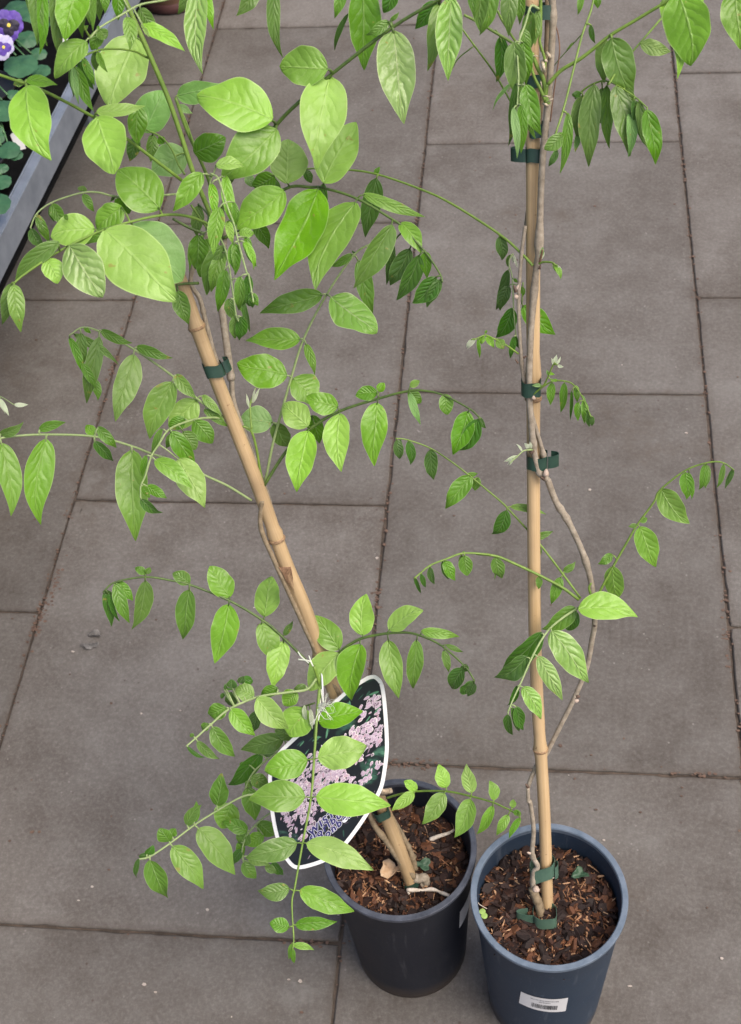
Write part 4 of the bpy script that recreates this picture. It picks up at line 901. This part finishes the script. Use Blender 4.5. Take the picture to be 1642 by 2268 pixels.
# fine pale roots
V = []; F = []; UV = []
for s in ('175 640 178 690 200 745 235 770 262 785', '520 490 480 510 470 560', '955 830 958 880 940 910', '785 500 780 540 750 560'):
    a = [float(q_) for q_ in s.split()]
    tube(V, F, UV, catmull([zz('L', a[i], a[i+1], .1885) for i in range(0, len(a), 2)], 4), lambda t: .0004, 5)
tag(obj('fine_roots', V, F, bpy.data.materials['bleached_twig'], None, zz('L', 400, 700, .187)), 'thin pale roots showing on the bark in the blue pot', 'roots', kind='stuff')
V = []; F = []; UV = []
for s in ('1010 800 1030 850 1055 950 1050 1000', '930 970 1000 990 1070 1080', '1060 1115 1130 1090 1200 1020', '1200 740 1240 790 1250 830', '560 1290 640 1330 780 1370'):
    a = [float(q_) for q_ in s.split()]
    tube(V, F, UV, catmull([zz('K', a[i], a[i+1], .1205) for i in range(0, len(a), 2)], 4), lambda t: .00045, 5)
tag(obj('fine_roots', V, F, mottled('brown_root', (.22, .13, .08), (.36, .24, .16), 200, .8, .3), None, zz('K', 900, 1000, .119)), 'thin brown roots crossing the bark in the black pot', 'roots', kind='stuff')
# litter on the paving
rs = random.Random(21); V = []; F = []; MI = []
lm = [mottled('litter_pale', (.34, .29, .25), (.5, .45, .4), 200, .8, .2), mottled('litter_brown', (.07, .045, .035), (.16, .10, .07), 200, .8, .2)]
spots = [(162, 1444, .004), (320, 2181, .004), (590, 740, .003), (1520, 960, .004), (460, 2015, .003), (640, 2170, .003), (345, 2198, .003)]
spots = [(p[0], p[1], p[2]*.6, 0) for p in spots]
for _ in range(150): spots.append((rs.uniform(-40, 1700), rs.uniform(-20, 2268), rs.uniform(.0007, .0022), 0 if rs.random() < .15 else 1))
jl = []
for ci in (0, 1, 2, -1):                      # crumbs collected in the joints
    xj = -.450*H+ci*CW
    for _ in range(260): jl.append((xj+rs.gauss(0, .003), rs.uniform(.4, 2.4)))
for (px, py, sx, sy, n_) in ((118, 1305, .004, .022, 70), (85, 1385, .004, .016, 50), (255, 800, .003, .02, 30), (865, 1692, .012, .003, 40), (930, 1694, .01, .003, 20), (1560, 1715, .02, .002, 20), (700, 2088, .02, .002, 25), (835, 1330, .003, .02, 25), (1608, 1400, .003, .03, 25)):
    q0 = at_z((px, py), 0)
    for _ in range(n_): jl.append((q0.x+rs.gauss(0, sx), q0.y+rs.gauss(0, sy)))
pts = [(at_z((s[0], s[1]), 0), s[2], s[3]) for s in spots]+[(Vector((x, y, -.001)), rs.uniform(.0008, .0026), 1) for x, y in jl]
for P, r, mi in pts:
    b = len(V); n = 5; a0 = rs.random()*6; el = rs.uniform(.4, 1)
    for lev in (0, 1):
        for k in range(n):
            a = a0+k*6.283/n; V.append(P+Vector((math.cos(a)*r*rs.uniform(.7, 1.2), math.sin(a)*r*el*rs.uniform(.7, 1.2), .0003+lev*r*.5)))
    F.append(tuple(range(b, b+n))[::-1]); F.append(tuple(range(b+n, b+2*n)))
    for k in range(n): F.append((b+k, b+(k+1) % n, b+n+(k+1) % n, b+n+k))
    MI += [mi]*(n+2)
tag(obj('litter', V, F, None, None, Vector((0, 1, 0)), mats=lm, midx=MI, smooth=False), 'crumbs of bark and pale grit scattered over the paving', 'litter', kind='stuff')

# ------------------------------------------------------------------ bench with pansies
BZ = .30
p0 = at_z((0, 486), BZ); p1 = at_z((248, 10), BZ); bd = (p1-p0).normalized(); bn = Vector((bd.y, -bd.x, 0))  # bn points out, to the aisle
A0 = p0-bd*1.4; A1 = p1+bd*2.2
M_GALV = mottled('galvanised_steel', (.21, .245, .29), (.33, .37, .43), 26, .38, .15, .0004, .5, .55, 6)
T = thing('display_bench', (p0+p1)/2-Vector((0, 0, BZ)), 'low galvanised steel display bench holding the pansies, cut by the left edge', 'bench')
org = T.location.copy()
V = []; F = []
faceh = .042
for off, zc, hw, hh in ((0.0105, BZ-faceh/2, .0012, faceh/2), (.004, BZ-.0012, .0053, .0012), (-.0025, BZ-.010, .0010, .011)):
    c0 = (A0+A1)/2+bn*off; c0.z = zc
    box(V, F, c0, bd*((A1-A0).length/2), bn*hw, Vector((0, 0, hh)))
o = obj('bench_rail', V, F, M_GALV, T, org, smooth=False)
bv = o.modifiers.new('b', 'BEVEL'); bv.width = .0008; bv.segments = 2
V = []; F = []; c0 = (A0+A1)/2-bn*.55; c0.z = BZ-.075
box(V, F, c0, bd*((A1-A0).length/2), bn*.545, Vector((0, 0, .003)))
obj('bench_tray', V, F, mottled('black_tray', (.003, .003, .003), (.008, .008, .008), 40, .85, .3, spec=.1), T, org, smooth=False)
for s in (.12, .5, .88):
    for dn in (.16, 1.05):
        V = []; F = []; c0 = A0.lerp(A1, s)-bn*dn; c0.z = (BZ-.047)/2; box(V, F, c0, bd*.015, bn*.015, Vector((0, 0, (BZ-.047)/2)))
        obj('bench_leg', V, F, M_GALV, T, org, smooth=False)
M_PL = mottled('pansy_foliage', (.016, .070, .030), (.045, .135, .060), 45, .5, .35, .001)
M_PS = mottled('pansy_stalk', (.04, .12, .04), (.08, .18, .07), 45, .5, .2)
M_V = mottled('violet_petal', (.06, .028, .22), (.12, .06, .38), 60, .6, .2)
M_VD = mottled('dark_petal_blotch', (.006, .003, .018), (.012, .006, .03), 60, .6, .1)
M_LI = mottled('lilac_petal', (.36, .34, .55), (.50, .48, .66), 60, .6, .2)
M_YE = mottled('flower_eye', (.65, .50, .05), (.80, .65, .12), 60, .6, .1)
M_CUP = mottled('black_cell_pot', (.007, .007, .008), (.016, .016, .018), 40, .5, .2)
def scallop(P, dirv, nrm, r, seed, el=1.15):
    rs = random.Random(seed); V = []; F = []; n = 40; rings = 5
    s = dirv.cross(nrm).normalized(); V.append(P.copy())
    for i in range(1, rings+1):
        q_ = i/rings
        for k in range(n):
            a = 2*math.pi*k/n; rr_ = r*q_*(1+.07*q_*abs(math.sin(a*5+seed))-.18*q_*math.exp(-((a-math.pi)/.5)**2))
            V.append(P+dirv*(rr_*el*math.cos(a))+s*(rr_*math.sin(a))+nrm*(-.16*r*q_*q_+.05*r*math.sin(4*a+seed)*q_))
    for k in range(n): F.append((0, 1+k, 1+(k+1) % n))
    for i in range(rings-1):
        for k in range(n):
            a = 1+i*n+k; b = 1+i*n+(k+1) % n; F.append((a, a+n, b+n, b))
    return V, F
def pansy(label, base, leaves, flowers, seed):
    """base: ground point of the cell pot; leaves (x, y, height, radius px, heading deg) as seen in the photograph"""
    T = thing('pansy_plant', base, label, 'pansy', 'pansies on the bench'); org = base.copy(); rs = random.Random(seed)
    V = []; F = []; lathe(V, F, [(.0, 0), (.030, 0), (.040, .055), (.041, .055), (.039, .050), (0, .048)], base, 24)
    obj('cell_pot', V, F, M_CUP, T, org)
    for i, (x, y, h, r, hd) in enumerate(leaves):
        P = at_z((x, y), BZ-.037+h); d = depth_of(P); rad = r*d/FPX
        a = math.radians(hd); dv = Vector((math.cos(a), math.sin(a), -.1)).normalized()
        up = Vector((rs.gauss(.1, .15), -.35+rs.gauss(0, .15), 1)); up = (up-up.dot(dv)*dv).normalized()
        V, F = scallop(P, dv, up, rad, seed+i)
        lf = obj('leaf', V, F, M_PL, T, org)
        V = []; F = []; UV = []; tp = base+Vector((0, 0, .05))
        tube(V, F, UV, [tp, (tp+P)/2+Vector((0, 0, .012)), P-dv*rad*.9], lambda t: .0011, 5)
        obj('leaf_stalk', V, F, M_PS, lf, org)
    for (x, y, h, r, kind, tl) in flowers:
        P = at_z((x, y), BZ-.037+h); d = depth_of(P); rad = r*d/FPX
        nrm = ((CAM-P).normalized()+Vector(tl)).normalized(); up = (ROT @ Vector((0, 1, 0))); up = (up-up.dot(nrm)*nrm).normalized(); sd = up.cross(nrm)
        fl = None
        pet = [(125, .62, .55, 0), (55, .62, .55, .0006), (175, .55, .50, .0012), (5, .55, .50, .0018), (270, .52, .62, .0024)]
        for k, (an, dist, pr, lift) in enumerate(pet):
            a = math.radians(an); c = P+(sd*math.cos(a)+up*math.sin(a))*(rad*dist*.8)+nrm*lift
            V, F = scallop(c, (sd*math.cos(a)+up*math.sin(a)).normalized(), nrm, rad*pr, seed+k, 1.0)
            m = M_LI if kind == 'lilac' and k != 9 else M_V
            q_ = obj('petal', V, F, m, T, org)
            if k >= 2:
                V, F = scallop(P+(sd*math.cos(a)+up*math.sin(a))*(rad*.30)+nrm*(lift+.0010), (sd*math.cos(a)+up*math.sin(a)).normalized(), nrm, rad*.36, seed+k+3, 1.1)
                obj('petal_blotch', V, F, M_VD if kind != 'lilac' else M_V, q_, org)
        V, F = scallop(P+nrm*.0048, up, nrm, rad*.11, 2, 1.2)
        obj('flower_eye', V, F, M_YE, T, org)
        V = []; F = []; UV = []
        tube(V, F, UV, [base+Vector((0, 0, .05)), (base+P)/2+Vector((0, 0, .02)), P-nrm*.002], lambda t: .001, 5)
        obj('flower_stalk', V, F, M_PS, T, org)
BT = BZ-.037
pansy('violet pansy with a black centred bloom beside a paler lilac bloom', at_z((5, 150), BT), [(45, 140, .075, 36, -60), (75, 25, .07, 34, 40), (30, 20, .06, 30, 150), (60, 85, .06, 22, 10), (90, 155, .05, 20, -40), (85, 118, .05, 16, 10)], [(20, 56, .115, 33, 'violet', (0, 0, 0)), (6, 104, .105, 27, 'lilac', (.5, -.2, 0))], 3)
pansy('leafy green pansy in the middle of the bench with no bloom showing', at_z((-6, 270), BT), [(8, 240, .075, 34, -70), (30, 208, .06, 14, 30), (18, 330, .06, 24, -30), (35, 342, .055, 14, -20), (-8, 300, .06, 20, 200)], [], 8)
pansy('low pansy nearest the camera, leaves at the left frame edge', at_z((-25, 420), BT), [(2, 400, .06, 22, -80), (-4, 450, .065, 26, -40), (5, 372, .05, 12, 20)], [], 15)
pansy('small leafy pansy at the far end of the bench behind the hanging vine leaves', at_z((120, -30), BT), [(115, 15, .06, 22, -60), (140, -10, .06, 24, 0), (100, 50, .045, 14, -90), (180, 10, .04, 14, 0)], [], 22)
def plabel(x, y, w_, h_, lean, label):
    P = at_z((x, y), BT+.02); d = depth_of(P); e1 = (ROT @ Vector((1, 0, 0))); e1.z = 0; e1.normalize(); e1 = (e1+bn*0).normalized()
    e2 = (Vector((0, .35, 1))+e1*lean).normalized(); e1 = (e1-e1.dot(e2)*e2).normalized(); n_ = e1.cross(e2)
    W_, H_ = w_*d/FPX/2, h_*d/FPX; V = []; F = []
    c = P+e2*(H_*.5); b = 0
    for z in (-.0003, .0003):
        for (a, q_) in ((-W_, -H_*.5), (W_, -H_*.5), (W_, H_*.42), (W_*.6, H_*.5), (-W_*.6, H_*.5), (-W_, H_*.42)): V.append(c+e1*a+e2*q_+n_*z)
    F = [(5, 4, 3, 2, 1, 0), (6, 7, 8, 9, 10, 11)]+[(i, (i+1) % 6, 6+(i+1) % 6, 6+i) for i in range(6)]
    tag(obj('plant_label', V, F, M_WHITE, None, P, smooth=False), label, 'plant label', 'white plant labels')
plabel(142, 128, 22, 46, .1, 'white plastic plant label near the far end of the bench, behind vine leaves')
plabel(48, 332, 22, 40, -.25, 'white plastic plant label tilted among the nearer pansies')

# ------------------------------------------------------------------ terracotta pot at the top
G = at_z((385, 0), 0); Rr = 70*depth_of(G)/FPX
T = thing('terracotta_pot', G, 'large brown glazed terracotta pot at the top edge beside the bench', 'flower pot')
V = []; F = []
lathe(V, F, [(0, .002), (Rr*.93, .002), (Rr*1.0, .006), (Rr*1.02, .016), (Rr*.97, .022)], G, 64)
obj('pot_foot', V, F, mottled('maroon_foot', (.075, .032, .034), (.13, .06, .055), 40, .5, .3), T, G)
V = []; F = []
lathe(V, F, [(Rr*.97, .0221), (Rr*1.08, .08), (Rr*1.18, .17), (Rr*1.22, .22), (Rr*1.34, .222), (Rr*1.34, .26), (Rr*1.22, .262), (Rr*1.15, .22), (0, .2)], G, 64)
obj('pot_body', V, F, mottled('brown_terracotta', (.10, .055, .035), (.20, .115, .07), 30, .5, .3), T, G)
